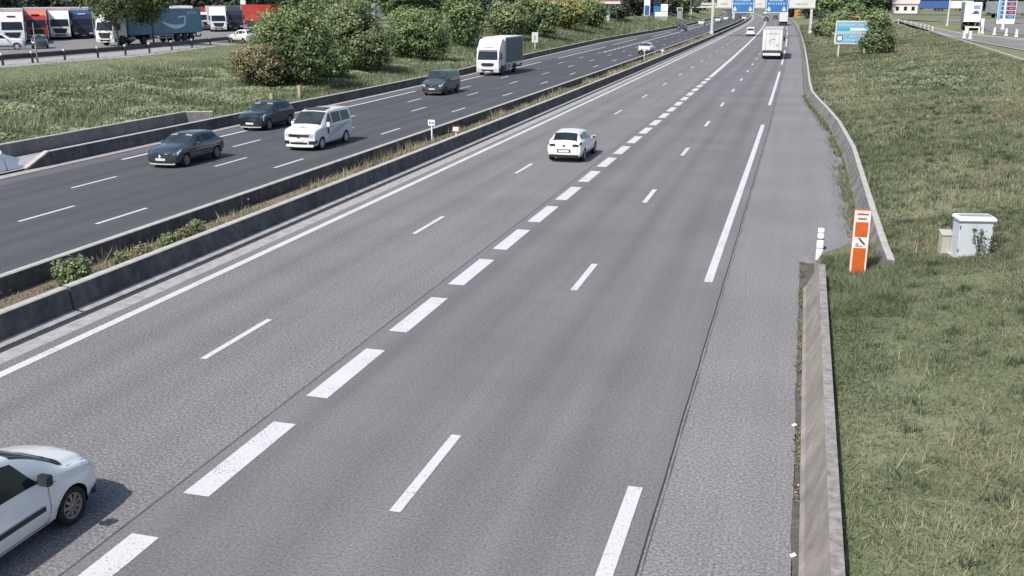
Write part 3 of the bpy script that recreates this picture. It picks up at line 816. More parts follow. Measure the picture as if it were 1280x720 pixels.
# ---- heavy vehicles: origin under the middle of the front bumper, forward +Y
def cab(parent, col, W=2.46, roof=3.62, defl=True, grille=None, low=None, glint_or_visor=False, big_grille=True, top=None):
    """cab-over tractor cab with its glass, grille, lamps, mirrors"""
    L = 2.25
    pts = [(-.05,.36),(0,.55),(.02,.95),(0,1.60),(-.22,2.62),(-.36,2.80)]
    if defl: pts += [(-.62,3.05),(-1.25,roof-.06),(-1.6,roof),(-L,roof)]
    else: pts += [(-.6,2.95),(-L,2.98)]
    pts += [(-L,.95),(-1.98,.86),(-1.82,1.08),(-1.0,1.08),(-.86,.80),(-.84,.36)]
    h = W/2
    mb = MB(); mb.prism_x(pts, -h, h, 0, .055); c = mb.build('cab', col, parent)
    def fy(z): return 0.0 + (-.22)*(z-1.60)/(2.62-1.60)
    m = MB(); y0, y1 = fy(1.66)+.012, fy(2.56)+.012
    m.add([(-h+.12,y0,1.66),(h-.12,y0,1.66),(h-.20,y1,2.56),(-h+.20,y1,2.56),(-h+.12,y0-.02,1.66),(h-.12,y0-.02,1.66),(h-.20,y1-.02,2.56),(-h+.20,y1-.02,2.56)],
          [[0,1,2,3],[0,4,5,1],[1,5,6,2],[2,6,7,3],[3,7,4,0]]); m.build('windscreen', M['glass'], parent)
    g = MB()
    if big_grille: g.add([(-.86,.03,1.42),(.86,.03,1.42),(.70,.035,.98),(.52,.035,.82),(-.52,.035,.82),(-.70,.035,.98)], [[0,5,4,3,2,1]])
    else: g.add([(-.60,.03,1.34),(.60,.03,1.34),(.74,.035,1.18),(.52,.035,.98),(-.52,.035,.98),(-.74,.035,1.18)], [[0,5,4,3,2,1]])
    g.build('grille', grille or M['black_plastic'], parent)
    for z in ((.95, 1.12, 1.28) if big_grille else (1.08, 1.22)):
        q = MB(); q.box(-.56, .56, .02, .052, z, z+.035); q.build('grille_bar', M['grey_plastic'] if grille is None else M['steel_dark'], parent)
    q = MB(); q.box(-.66, .66, .0, .05, .50, .68, 0, .01); q.build('air_intake', M['black_plastic'], parent)
    q = MB(); q.box(-.27, .27, .05, .062, .40, .50); q.build('number_plate', M['plate'], parent)
    for sd in (1, -1):
        q = MB(); q.box(sd*.72, sd*1.12, -.02, .035, .62, .80, 0, .02); q.build('headlight', M['lamp_clear'], parent)
        q = MB(); x = sd*(h+.004)
        V = [(x,-.22,1.70),(x,-1.15,1.70),(x,-1.15,2.42),(x,-.40,2.46)]
        q.add(V, [[0,1,2,3] if sd < 0 else [3,2,1,0]]); q.build('side_window', M['glass'], parent)
        q = MB(); q.box(sd*(h+.05), sd*(h+.27), -.22, -.08, 1.85, 2.5, 0, .03); q.box(sd*(h-.02), sd*(h+.1), -.17, -.13, 2.42, 2.46); q.box(sd*(h-.02), sd*(h+.1), -.17, -.13, 1.9, 1.94)
        mo = q.build('mirror', M['black_plastic'] if col not in (M['white_paint'],) else M['grey_plastic'], parent)
        q = MB(); q.tube((sd*(h+.002), -1.22, 1.45), (sd*(h+.03), -1.22, 2.3), .02); q.build('grab_rail', M['black_plastic'], parent)
        q = MB(); q.box(sd*(h-.06), sd*(h+.006), -.80, -.16, .42, .80, 0, .02); q.build('step', M['black_plastic'], parent)
    if glint_or_visor:
        q = MB(); q.box(-h+.16, h-.16, -.30, -.205, 2.60, 2.70, 0, .02); q.build('glint_or_sun_visor', M['grey_plastic'], parent)
        q = MB(); q.box(-.5, .5, -.52, -.44, 2.93, 2.97); q.build('vent_slot', M['grey_plastic'], parent)
    if top:
        q = MB(); q.box(-.45, .45, -.68, -.52, 3.12, 3.24); q.build('roof_badge', top, parent)
    return c

def truck_wheels(parent, ys, W=2.46, r=.5):
    for y in ys:
        for sd in (1, -1): wheel(parent, sd*(W/2), y, r, .32, sd, M['rim_dark'], 8)

def box_body(parent, y_front, y_rear, mat, z0=1.15, z1=3.98, W=2.55, frame=None, name='cargo_box', bev=.03):
    b = MB(); b.box(-W/2, W/2, y_rear, y_front, z0, z1, 0, bev)
    o = b.build(name, mat, parent)
    f = MB()
    for sd in (1, -1):
        f.box(sd*(W/2-.02), sd*(W/2+.012), y_rear, y_front, z0-.10, z0+.10); f.box(sd*(W/2-.06), sd*(W/2+.010), y_rear, y_front, z1-.10, z1+.012)
        f.box(sd*(W/2-.10), sd*(W/2+.011), y_rear-.012, y_rear+.09, z0, z1); f.box(sd*(W/2-.08), sd*(W/2+.009), y_front-.09, y_front+.012, z0, z1)
    f.build('box_frame', frame or M['galv_light'], o)
    return o

def underframe(parent, y_front, y_rear, guard=True):
    b = MB()
    b.box(-.55, -.35, y_rear+.1, y_front, .85, 1.12); b.box(.35, .55, y_rear+.1, y_front, .85, 1.12)
    b.box(-1.1, 1.1, y_rear+.05, y_rear+.18, .50, .66)
    b.box(-.5, -.42, y_rear+.06, y_rear+.16, .6, 1.05); b.box(.42, .5, y_rear+.06, y_rear+.16, .6, 1.05)
    b.build('chassis', M['steel_dark'], parent)
    for sd in (1, -1):
        q = MB(); q.box(sd*.95, sd*1.2, y_rear, y_rear+.05, .68, .84); q.build('tail_light', M['lamp_red'], parent)

def semi_trailer(parent, y_front, L, mat, z1=3.98, frame=None):
    yr = y_front-L
    bx = box_body(parent, y_front, yr, mat, 1.18, z1, frame=frame)
    underframe(parent, y_front-.3, yr)
    truck_wheels(parent, (yr+2.1, yr+3.4, yr+4.7), 2.5)
    for sd in (1, -1):
        q = MB()
        for z in (.55, .85): q.box(sd*1.16, sd*1.2, yr+5.6, y_front-3.6, z, z+.14)
        q.build('side_guard', M['galv'], parent)
        q = MB(); q.box(sd*.70, sd*.82, y_front-2.9, y_front-2.7, .15, 1.15); q.build('landing_leg', M['steel_dark'], parent)
    q = MB(); q.box(-.9, .9, y_front-4.4, y_front-3.75, .45, 1.05, 0, .03); q.build('pallet_box', M['steel_dark'], parent)
    return bx

def articulated(name, X, Y, rz, label, col, boxmat, z=0.0, group=None, L=13.6, top=None, defl=True, grille=None, glint_or_visor=False, frame=None, roof=3.62, H=3.98, trailer=True):
    r = empty(name, (X, Y, z), rz); tag(r, label, 'truck', group)
    cab(r, col, roof=roof, defl=defl, grille=grille, glint_or_visor=glint_or_visor, top=top)
    truck_wheels(r, (-1.42, -5.1), 2.46)
    q = MB(); q.box(-.5, .5, -6.0, -2.2, .70, .95); q.build('tractor_frame', M['steel_dark'], r)
    for sd in (1, -1):
        q = MB(); q.lathe_x([(-.22, 1e-3), (-.22, .3), (.22, .3), (.22, 1e-3)], sd*.98, 0, 0, 16)
        M4 = Matrix.Translation((0, -3.1, .68)); q.v = [(sd*.98, v[0]*0+0, 0) if False else (v[0], v[1]*1.9-3.1, v[2]+.68) for v in q.v]
        q.build('fuel_tank', M['galv'], r)
    if trailer: semi_trailer(r, -2.55, L, boxmat, z1=H, frame=frame)
    return r

def rigid_truck(X, Y, rz, label, z=0.0):
    r = empty('box_truck', (X, Y, z), rz); tag(r, label, 'truck')
    cab(r, M['white_paint'], roof=3.75, big_grille=False, glint_or_visor='slot')
    truck_wheels(r, (-1.42, -6.4), 2.46)
    box_body(r, -2.45, -9.5, M['curtain_green'], 1.12, 3.86, frame=M['galv_light'])
    q = MB(); q.box(-1.24, 1.24, -2.45, -2.40, 1.1, 3.84); q.build('headboard', M['white_paint'], r)
    q = MB(); q.box(-1.29, 1.29, -9.52, -2.43, 3.86, 3.90); q.build('box_roof', M['box_white'], r)
    underframe(r, -2.3, -9.5)
    for sd in (1, -1):
        q = MB(); q.box(sd*.72, sd*1.2, -4.6, -3.0, .45, 1.0, 0, .06); q.build('fuel_tank', M['galv'], r)
        q = MB()
        for z_ in (.5, .8): q.box(sd*1.19, sd*1.22, -5.7, -4.7, z_, z_+.12)
        q.build('side_guard', M['galv_light'], r)
    return r

# rear doors of a box, seen from behind
def rear_doors(parent, y, mat, W=2.5, z0=1.2, z1=3.9):
    for sd in (1, -1):
        q = MB(); q.box(sd*.012, sd*(W/2-.04), y-.03, y+.01, z0+.04, z1-.05, 0, .01); d = q.build('rear_door', mat, parent)
        q = MB()
        for x in (.28, .86): q.tube((sd*x, y-.045, z0+.08), (sd*x, y-.045, z1-.1), .018, n=6)
        q.build('locking_rod', M['galv'], d)
M['conc_mid'] = concrete('wall_concrete_brownish', (.19,.18,.18), .25)
M['beige_cap'] = plain('tan_cap', (.50,.30,.16), .6, var=.2)
# ------------------------------------------------------------------ barriers and walls
def ribbon_wall(name, prof, path, mats, label, cat='barrier', step=True, mi=None, caps=True, top_mat=None, group=None):
    """wall of section prof [(offset_to_right, z)] along path [(x,y)] (right = +normal)"""
    mb = MB(); n = len(prof); vs = []
    for i, (x, y) in enumerate(path):
        a = path[max(0, i-1)]; b = path[min(len(path)-1, i+1)]
        t = Vector((b[0]-a[0], b[1]-a[1], 0)).normalized(); nr = Vector((t.y, -t.x, 0))
        for o, z in prof: vs.append(Vector((x, y, 0))+nr*o+Vector((0, 0, z)))
    base = len(mb.v); mb.v += [tuple(v) for v in vs]
    for i in range(len(path)-1):
        for k in range(n-1):
            mb.f.append([i*n+k, i*n+k+1, (i+1)*n+k+1, (i+1)*n+k]); mb.m.append(mi[k] if mi else 0); mb.sm.append(False)
    if caps:
        mb.f.append(list(range(n))[::-1]); mb.m.append(0); mb.sm.append(False)
        mb.f.append([(len(path)-1)*n+k for k in range(n)]); mb.m.append(0); mb.sm.append(False)
    bm = bmesh.new(); 
    o = mb.build(name, mats)
    bm.from_mesh(o.data); bmesh.ops.recalc_face_normals(bm, faces=list(bm.faces)); bm.to_mesh(o.data); bm.free()
    if label: tag(o, label, cat, group)
    return o
def bent(x, y0, y1): return [((x(y) if callable(x) else x+bend(x, y)), y) for y in ylist(y0, y1)]

# median: two low concrete walls with soil between
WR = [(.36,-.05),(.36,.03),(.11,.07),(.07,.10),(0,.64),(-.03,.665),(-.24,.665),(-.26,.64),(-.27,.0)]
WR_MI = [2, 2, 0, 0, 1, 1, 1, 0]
ribbon_wall('median_wall', WR, bent(-17.66, 2, 20.6), [M['conc_shaded'], M['conc_top'], M['conc_light']], 'first length of grey concrete median wall by the white edge line, ending at an open joint', mi=WR_MI)
ribbon_wall('median_wall', WR, bent(-17.66, 20.68, 700), [M['conc_shaded'], M['conc_top'], M['conc_light']], 'long grey concrete median wall along the white edge line, from the open joint to the horizon', mi=WR_MI)
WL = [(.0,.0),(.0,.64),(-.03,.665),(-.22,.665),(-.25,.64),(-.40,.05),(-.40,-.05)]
ribbon_wall('median_wall', WL, bent(-20.06, 4, 700), [M['conc_shaded'], M['conc_top']], 'far wall of the planted median, grey concrete with shade in its colour, bordering the dark asphalt carriageway', mi=[0,1,1,1,0,0])
# left roadside wall with its sloping end
LW = [(.07,-.05),(.05,.06),(0,.64),(-.03,.665),(-.24,.665),(-.26,.64),(-.26,-.05)]
lw = ribbon_wall('roadside_wall', LW, bent(left_edge, 40.6, 700), [M['conc_shaded'], M['conc_top']], 'concrete wall with shade in its colour along the far left road edge below the grass bank', mi=[0,0,1,1,1,0])
q = MB(); xe = left_edge(40.6)
q.prism_x([(40.61,.64),(40.61,-.05),(38.9,-.05),(38.9,.0)], xe-.26, xe+.06, 0); q.build('sloping_end', M['conc_shaded'], lw)
q = MB(); q.prism_x([(40.61,.645),(40.61,.69),(38.85,.04),(38.9,.005)], xe-.27, xe+.02, 0); q.build('end_coping', M['conc_top'], lw)
ribbon_wall('retaining_wall', [(.06,0),(0,.78),(-.03,.81),(-.22,.81),(-.25,.78),(-.25,-.05)], [(-38.1, y) for y in range(8, 55, 2)]+[(-38.1, 56.2),(-38.05,57.0),(-36.5,57.7)], [M['conc_mid'], M['conc_top']], 'second concrete wall at the foot of the grass bank, behind the roadside wall', mi=[0,1,1,1,0])
def pavers():
    mb = MB(); ys = [8, 20, 30, 40, 50, 55.3, 57.3]
    vs = []
    for y in ys: vs += [(-37.95 if y < 56 else -35.5, y, .09), (left_edge(y)-.26 if y > 40 else left_edge(y)+.0, y, .09)]
    mb.add(vs, [[2*i, 2*i+1, 2*i+3, 2*i+2] for i in range(len(ys)-1)]); tag(mb.build('path', M['conc_light']), kind='structure')
pavers()
# white barrier blocks before the sloping end
def local(o, x, y, z): return (x-o.location.x, y-o.location.y, z-o.location.z)
blocks = ((38.65, 1.0, True, 'white barrier block with a falling top, next to the sloping end of the wall'), (37.40, 1.25, False, 'second white barrier block from the sloping wall end'),
          (36.05, 1.25, False, 'third white barrier block from the sloping wall end'), (34.70, 1.25, False, 'white barrier block at the left edge of the picture below the bank'))
for y, L_, low, lab in blocks:
    e = empty('barrier_block', (-35.45, y, 0)); tag(e, lab, 'barrier block', 'white barrier blocks in a row')
    q = MB()
    for (ya, yb, za, zb) in ((-L_/2, L_/2, .86, .52 if low else .86),):
        q.add([(-.28,ya,0),(.28,ya,0),(.28,yb,0),(-.28,yb,0),(-.28,ya,.25),(.28,ya,.25),(.28,yb,.25),(-.28,yb,.25),(-.11,ya,za),(.11,ya,za),(.11,yb,zb),(-.11,yb,zb)],
              [[0,1,5,4],[1,2,6,5],[2,3,7,6],[3,0,4,7],[4,5,9,8],[5,6,10,9],[6,7,11,10],[7,4,8,11],[8,9,10,11]])
    q.build('shell', M['sign_white'], e)
    q = MB(); q.tube((.0, -L_/2-.05, .0), (.0, -L_/2-.05, .92), .10, .10, 10); q.tube((.0, -L_/2-.05, .92), (.0, -L_/2-.05, 1.02), .10, .05, 10); q.build('post', M['sign_white'], e)

# right-hand parapets
RP = [(-.02,-.05),(-.02,.10),(.05,.16),(.30,.74),(.325,.80),(.50,.80),(.51,.2)]
near = ribbon_wall('roadside_barrier', RP, [(.5, y) for y in range(2, 28)]+[(.5, 27.8)], [M['conc_pink'], M['conc_rough']], 'near pinkish concrete barrier between the shoulder and the grass, ending at the white marker post', mi=[0,0,0,0,1,1])
fp = [(2.42, 29.2), (2.38, 31.5), (2.37, 34)]+[(right_edge(y)-.02, y) for y in ylist(36, 700) if y > 36]
far = ribbon_wall('roadside_barrier', [(-.02,-.05),(-.02,.10),(.06,.17),(.27,.66),(.29,.71),(.49,.71),(.51,.2)], fp, [M['conc'], M['conc_top']], 'far pale concrete barrier that bends around the lay-by and follows the shoulder away', mi=[0,0,0,0,1,1])
q = MB(); q.prism_x([(28.6,-.05),(28.6,.05),(29.21,.30),(29.21,-.05)], 2.36, 2.96, 0, .02); q.build('splayed_end', M['conc'], far)
q = MB(); q.box(1.95, 2.42, 29.6, 30.6, -.1, .16, 0, .04); q.build('toe', M['conc'], far)
# broken kerb at the end of the near barrier
q = MB(); q.box(.30, 1.1, 31.0, 31.7, -.05, .035, 0, .02); q.box(1.0, 1.95, 31.05, 31.4, -.05, .08, 0, .03); q.box(1.2, 1.8, 31.5, 31.75, -.05, .05, 0, .02); q.build('concrete_apron', M['conc']); tag(bpy.data.objects['concrete_apron'], kind='structure')

# marker post
mp = empty('marker_post', (.93, 31.5, 0)); tag(mp, 'short white marker post at the end of the near concrete barrier', 'marker post')
q = MB(); q.box(-.105, .105, -.09, .09, .0, .68, 0, .04); q.build('post', M['sign_white'], mp)
q = MB(); q.box(-.10, .10, -.085, .085, .69, .84, 0, .04); q.box(-.07, .07, -.06, .06, .82, .88); q.box(-.10, .10, -.085, .085, .87, 1.02, 0, .05); q.build('cap', M['sign_white'], mp)
for z in (.40, .68): q = MB(); q.box(-.11, .11, -.095, .095, z, z+.014); q.build('band', M['grey_plastic'], mp)
for z in (.10, .36): q = MB(); q.box(.105, .19, -.03, .05, z, z+.09, 0, .02); q.build('bracket', M['black_plastic'], mp)

# orange panel of the emergency bay
op = empty('bay_panel', (1.92, 28.95, .20), math.radians(3)); tag(op, 'tall orange and white panel standing at the mouth of the lay-by', 'sign panel')
PW, PH = .215, 1.92
q = MB(); q.box(-PW-.014, PW+.014, -.01, .14, 0, PH+.014, 0, .01); q.build('case', M['signal_orange'], op)
q = MB(); q.box(-PW, PW, -.018, -.008, .03, PH-.0); face = q.build('panel', M['signal_white'], op)
q = MB(); q.box(-PW+.045, PW-.045, -.024, -.017, .06, .86); q.build('orange_field', M['signal_orange'], face)
q = MB(); q.box(-PW+.045, PW-.045, -.024, -.017, 1.18, 1.60); q.build('orange_field', M['signal_orange'], face)
q = MB(); q.box(-PW+.07, PW-.06, -.024, -.017, 1.80, 1.845); q.build('red_bar', M['signal_red'], face)
q = MB()
for x, w in ((-.11,.05),(-.045,.05),(.02,.05),(.085,.03)): q.box(x, x+w, -.024, -.017, 1.67, 1.72)
for x in (-.085, -.02, .05): q.box(x, x+.01, -.026, -.016, 1.69, 1.72)
q.build('lettering', M['grey_plastic'], face)
q = MB()
q.add([(-.075,-.024,1.155),(-.03,-.024,1.165),(.05,-.024,1.07),(.135,-.024,.985),(.11,-.024,.945),(.0,-.024,1.055),(-.03,-.024,1.10)], [[0,1,2,3,4,5,6]])
q.box(-.13, .06, -.024, -.017, .905, .925); q.box(-.12, -.05, -.024, -.017, .955, .985)
q.build('pictogram', M['ink'], face)

# cabinet in the grass
cz = terrain(4.9, 29.7)
cb = empty('utility_cabinet', (4.90, 29.75, cz-.10), math.radians(11)); tag(cb, 'white roadside equipment cabinet with overhanging lid standing in the long grass', 'cabinet')
q = MB(); q.box(-.45, .45, -.27, .27, 0, 1.08, 0, .012); body_ = q.build('housing', M['cab_white'], cb)
q = MB(); q.box(-.50, .50, -.34, .32, 1.08, 1.15, 0, .015); q.box(-.47, .47, -.31, .29, 1.15, 1.18); q.build('lid', M['sign_white'], cb)
q = MB(); q.box(-.42, .42, -.15, .13, 1.181, 1.195); q.build('vent_strip', M['curtain_grey'], cb)
for sd in (-1, 1):
    q = MB(); q.box(sd*.006, sd*.43, -.282, -.268, .08, 1.03, 0, .004); d = q.build('door', M['cab_white'], cb)
    q = MB(); q.box(sd*.05-.012, sd*.05+.012, -.302, -.28, .56, .70); q.build('handle', M['grey_plastic'], d)
    for z in (.2, .85): q = MB(); q.box(sd*.42, sd*.445, -.292, -.27, z, z+.09); q.build('hinge', M['grey_plastic'], d)
q = MB(); q.box(-.52, .52, -.31, .31, -.35, .05); q.build('plinth', M['conc_top'], cb)
cb2 = empty('meter_box', (4.30, 30.1, cz-.10), math.radians(11)); tag(cb2, 'small beige box with sloping top against the left side of the white cabinet', 'meter box')
q = MB(); q.prism_x([(-.16,-.2),(-.16,.54),(.16,.62),(.16,-.2)], -.16, .14, 0, .012); q.build('housing', M['cab_beige'], cb2)
q = MB(); q.add([(-.18,-.19,.542),(.155,-.19,.542),(.155,.19,.64),(-.18,.19,.64)], [[0,1,2,3]]); q.build('lid', M['conc_top'], cb2)

# blue direction sign on the bank
sx, sy = 3.9, 134.0; sz = terrain(sx, sy)
bs = empty('direction_sign', (sx+1.75, sy, sz), math.radians(-3)); tag(bs, 'two-panel pale blue road sign on posts in the grass beside the shrub', 'road sign')
def words_(mb, x0, x1, z, h, y, gap=.09, seed=1):
    rr = random.Random(seed); x = x0
    while x < x1:
        w = h*rr.uniform(.45, .8); w = min(w, x1-x)
        if w < h*.2: break
        k = rr.random()
        mb.box(x, x+h*.16, y-.004, y, z, z+h)
        if k < .6: mb.box(x, x+w, y-.004, y, z+h*.84, z+h)
        if k > .3: mb.box(x, x+w, y-.004, y, z, z+h*.16)
        if k > .45: mb.box(x+w-h*.16, x+w, y-.004, y, z, z+h)
        else: mb.box(x, x+w*.8, y-.004, y, z+h*.42, z+h*.58)
        x += w+h*(.28 if rr.random() < .85 else .7)
for x in (-1.55, 1.5):
    q = MB(); q.box(x-.09, x+.09, .03, .2, -.5, 4.4, 0, .02); q.build('post', M['galv_light'], bs)
q = MB(); q.box(-2.1, 2.15, -.03, .03, 3.02, 4.42, 0, .02); p1 = q.build('upper_panel', M['sign_back'], bs)
q = MB(); q.box(-1.98, 1.95, -.042, -.03, 3.14, 4.28); q.build('blue_field', M['sign_pale_blue'], p1)
q = MB(); q.box(-1.92, -.42, -.050, -.042, 3.22, 3.58); q.build('cyan_field', M['sign_cyan'], p1)
q = MB(); q.box(-.36, 1.5, -.050, -.042, 3.24, 3.56); q.build('pale_field', M['trailer_mark'], p1)
q = MB(); words_(q, -1.75, 1.6, 3.80, .26, -.050, seed=3); q.build('lettering', M['sign_back'], p1)
q = MB(); q.box(-2.15, 2.0, -.03, .03, 1.62, 2.98, 0, .02); p2 = q.build('lower_panel', M['sign_back'], bs)
q = MB(); q.box(-1.98, 1.88, -.042, -.03, 1.76, 2.92); q.build('blue_field', M['sign_pale_blue'], p2)
for a, b, c in ((-.3, 2.42, 5), (-.9, 1.92, 8)): q = MB(); words_(q, a, 1.7, b+.04, .25, -.050, seed=c); q.build('lettering', M['sign_back'], p2)
q = MB()
for rr_, y_, mi in ((.40, -.050, 0), (.29, -.056, 1)):
    q.add([(-1.52+rr_*math.cos(a*PI/12), y_, 2.32+rr_*math.sin(a*PI/12)) for a in range(24)], [list(range(24))], mi)
q.box(-1.56, -1.50, -.062, -.057, 2.32, 2.52, 0); q.box(-1.52, -1.36, -.062, -.057, 2.29, 2.34, 0)
q.build('round_symbol', [M['ink'], M['sign_white']], p2)

# gantry across the right carriageway
gy = 236.0; gxl, gxr = -19.3+bend(-19, gy), .95
gt = empty('sign_gantry', (gxr, gy, 0)); tag(gt, 'pale steel gantry spanning the right carriageway', 'gantry')
W_ = gxl-gxr
for x, z0 in ((0, terrain(gxr, gy)-.3), (W_, .2)):
    q = MB(); q.box(x-.26, x+.26, -.26, .26, z0, 8.2, 0, .04); q.box(x-.42, x+.42, -.42, .42, z0, z0+.75, 0, .04); q.build('leg', M['galv_light'], gt)
q = MB(); q.box(W_-2.9, .35, .0, .5, 6.05, 6.45, 0, .03); q.box(W_-2.9, .35, .0, .5, 7.9, 8.3, 0, .03)
for k in range(15):
    x = W_-2.6+k*(-W_+2.8)/14; q.tube((x, .1, 6.4), (x+.75, .1, 7.95), .05, n=6)
q.build('beam', M['galv_light'], gt)
def board(name, px0, px1, z0, z1, mat, label, seed, arrows=()):
    e = empty(name, (0, 0, 0)); e.location = (gxr+(px0+px1)/2, gy-.32, 0); tag(e, label, 'road sign'); w = (px1-px0)/2
    q = MB(); q.box(-w, w, -.06, .06, z0, z1, 0, .02); p = q.build('panel', M['sign_white'] if mat == 'sign_blue' else M[mat], e)
    if mat == 'sign_blue':
        q = MB(); q.box(-w+.12, w-.12, -.075, -.06, z0+.12, z1-.12); q.build('blue_field', M[mat], p)
        for a, b, c, k in ((-w*.82, w*.85, z0+1.75, 0), (-w*.7, w*.6, z0+2.45, 1)):
            q = MB(); words_(q, a, b, c, .36, -.082, seed=seed+k); q.build('lettering', M['sign_white'], p)
        for a in arrows:
            q = MB(); q.box(a-.13, a+.13, -.09, -.076, z0+.75, z0+1.25)
            q.add([(a-.5, -.086, z0+.80), (a+.5, -.086, z0+.80), (a, -.086, z0+.28)], [[0, 2, 1]])
            q.build('arrow', M['sign_white'], p)
    else:
        q = MB(); words_(q, -w*.45, w*.45, z0+.75, .28, -.066, seed=seed); q.build('lettering', M['grey_plastic'], p)
        for a in (z0+.08, z1-.16): q = MB(); q.box(-w+.1, w-.1, -.065, -.058, a, a+.08); q.build('trim', M['galv'], p)
board('direction_board', -17.0, -12.3, 5.05, 9.6, 'sign_blue', 'blue overhead board with two white down arrows, nearer the median leg of the gantry', 21, (-1.75, 1.6))
board('direction_board', -9.75, -5.0, 5.05, 9.6, 'sign_blue', 'blue overhead board with two white down arrows, above the white lorries', 33, (-1.7, 1.5))
board('grey_panel', -20.4, -17.15, 6.0, 9.2, 'sign_back', 'grey panel on the gantry between its median leg and the first blue board', 41)
board('grey_panel', -12.15, -9.9, 6.0, 9.2, 'sign_back', 'narrow grey panel on the gantry between the two blue boards', 42)
board('grey_panel', -4.85, .65, 6.0, 9.2, 'sign_back', 'wide grey panel with a line of small lettering at the right leg of the gantry', 43)

# little signs in the median
def small_sign(name, x, y, z, label, kind, rz=0, h=.55):
    e = empty(name, (x, y, z), rz); tag(e, label, 'small sign')
    q = MB(); q.box(-.035, .035, -.02, .04, -.1, h, 0, .01); q.build('post', M['sign_white'], e)
    if kind == 'plate':
        q = MB(); q.box(-.20, .20, -.04, -.02, h, h+.32, 0, .008); p = q.build('plate', M['sign_white'], e)
        q = MB()
        for k, w in enumerate((.10, .06, .10)): q.box(-.13+k*.10, -.13+k*.10+w*.7, -.046, -.04, h+.10, h+.22)
        q.build('lettering', M['grey_plastic'], p)
    else:
        q = MB(); q.box(-.21, .21, -.04, -.02, h-.05, h+.25, 0, .05); p = q.build('plate', M['signal_red'], e)
        q = MB(); q.box(-.16, .16, -.047, -.04, h-.01, h+.21, 0, .003); q.build('white_field', M['sign_white'], p)
    return e
small_sign('marker_sign', -19.6, 52.7, .12, 'small white plate on a thin post against the far median wall, behind the white minibus', 'plate', h=.90)
small_sign('marker_sign', -18.35, 53.2, .12, 'small white plate with red border low behind the near median wall', 'red', h=.60)
small_sign('marker_sign', -19.9, 133.0, .3, 'white plate above the far median wall beside the approaching white car', 'plate', h=1.1)
small_sign('marker_sign', -18.1, 137.0, .3, 'tiny white plate on the near median wall, beyond the approaching white car', 'red', h=.9)
wp = empty('white_sign', (-39.5, 152.0, terrain(-39.5, 152)), 0); tag(wp, 'tall white plate with dark figures on a post, left verge, behind the green-sided truck', 'road sign')
q = MB(); q.box(-.06, .06, 0, .12, -.2, 1.9); q.build('post', M['galv_light'], wp)
q = MB(); q.box(-.5, .5, -.03, .0, 1.2, 2.7, 0, .01); p_ = q.build('plate', M['sign_back'], wp)
q = MB(); q.box(-.05, .02, -.04, -.03, 1.5, 2.3); q.box(-.16, .16, -.04, -.03, 2.0, 2.08); q.box(-.14, .14, -.04, -.03, 1.7, 1.76); q.build('figure', M['ink'], p_)
for x, y, h, lab in ((-37.55, 67.3, .72, 'short weathered orange-tan post on the left verge behind the black car'), (-37.5, 71.6, .95, 'taller weathered orange-tan post on the left verge between bush and wall')):
    z = terrain(x, y); e = empty('verge_post', (x, y, z)); tag(e, lab, 'post')
    q = MB(); q.box(-.12, .12, -.10, .10, -.1, h, 0, .02); q.build('post', M['beige_wood'], e)
    q = MB(); q.box(-.13, .13, -.11, .11, h, h+.10, 0, .02); q.build('cap', M['beige_cap'], e)

# guardrail of the lorry park
gr = empty('guardrail', (-62.5, 70, 0)); tag(gr, 'dark steel guardrail on posts along the edge of the lorry park', 'guardrail')
gp = [(-62.9, 55), (-62.6, 62), (-62.35, 68.5), (-62.3, 71.8), (-62.5, 76), (-62.7, 80.7), (-62.9, 85), (-63.4, 89.5), (-64.4, 94.8), (-65.2, 99.8), (-66.2, 105.1), (-67.0, 110.5)]
mb = MB()
for (x0, y0), (x1, y1) in zip(gp, gp[1:]):
    z0, z1 = 2.62, 2.62
    for a, b, o in ((.42, .52, .0), (.52, .62, .05), (.62, .74, .0), (.74, .84, .05)):
        mb.add([(x0+62.5+o, y0-70, z0+a), (x1+62.5+o, y1-70, z1+a), (x1+62.5+(.05-o), y1-70, z1+b), (x0+62.5+(.05-o), y0-70, z0+b)], [[0,1,2,3]])
mb.build('rail', M['steel_dark'], gr)
for x, y in gp:
    q = MB(); X_, Y_ = x+62.5+.06, y-70
    q.box(X_, X_+.12, Y_-.08, Y_+.08, 2.3, 3.42, 0, .01); p_ = q.build('post', M['steel_dark'], gr)
    q = MB(); q.box(X_-.03, X_+.15, Y_-.12, Y_+.12, 3.42, 3.60, 0, .03); q.build('reflector', M['sign_back'], p_)
def lot_sheets():
    mb = MB()
    vs = [(x-2.2, y, 2.76) for x, y in gp]+[(-69.5, 150, 2.76), (-77, 200, 2.76)]
    ws = [(-220, y, 2.76) for y in (40, 62, 68, 72, 76, 81, 85, 90, 95, 100, 105, 112, 160, 240)]
    for i in range(len(vs)-1): mb.quad(vs[i], vs[i+1], ws[i+1], ws[i])
    tag(mb.build('lorry_park_pavement', M['asph_lot']), kind='structure')
    mb = MB()
    for (x0, y0), (x1, y1) in zip(gp, gp[1:]):
        T = lambda x, y, o: (x, y, terrain(x, y)+o)
        mb.quad(T(x0+.9, y0, .0), T(x0+.5, y0, .062), T(x1+.5, y1, .062), T(x1+.9, y1, .0))
        mb.quad(T(x0+.5, y0, .062), (x0-2.2, y0, 2.755), (x1-2.2, y1, 2.755), T(x1+.5, y1, .062))
    tag(mb.build('kerb', M['conc_light']), kind='structure')
    mb = MB()
    for a, b, c, d in ((-72, 96, -70.5, 106), (-80, 88, -74, 86), (-84, 118, -78, 134)):
        mb.add([(a, b, 2.735), (a+.35, b, 2.735), (c+.35, d, 2.735), (c, d, 2.735)], [[0,1,2,3]])
    tag(mb.build('parking_marking', M['paint_l']), kind='structure')
lot_sheets()
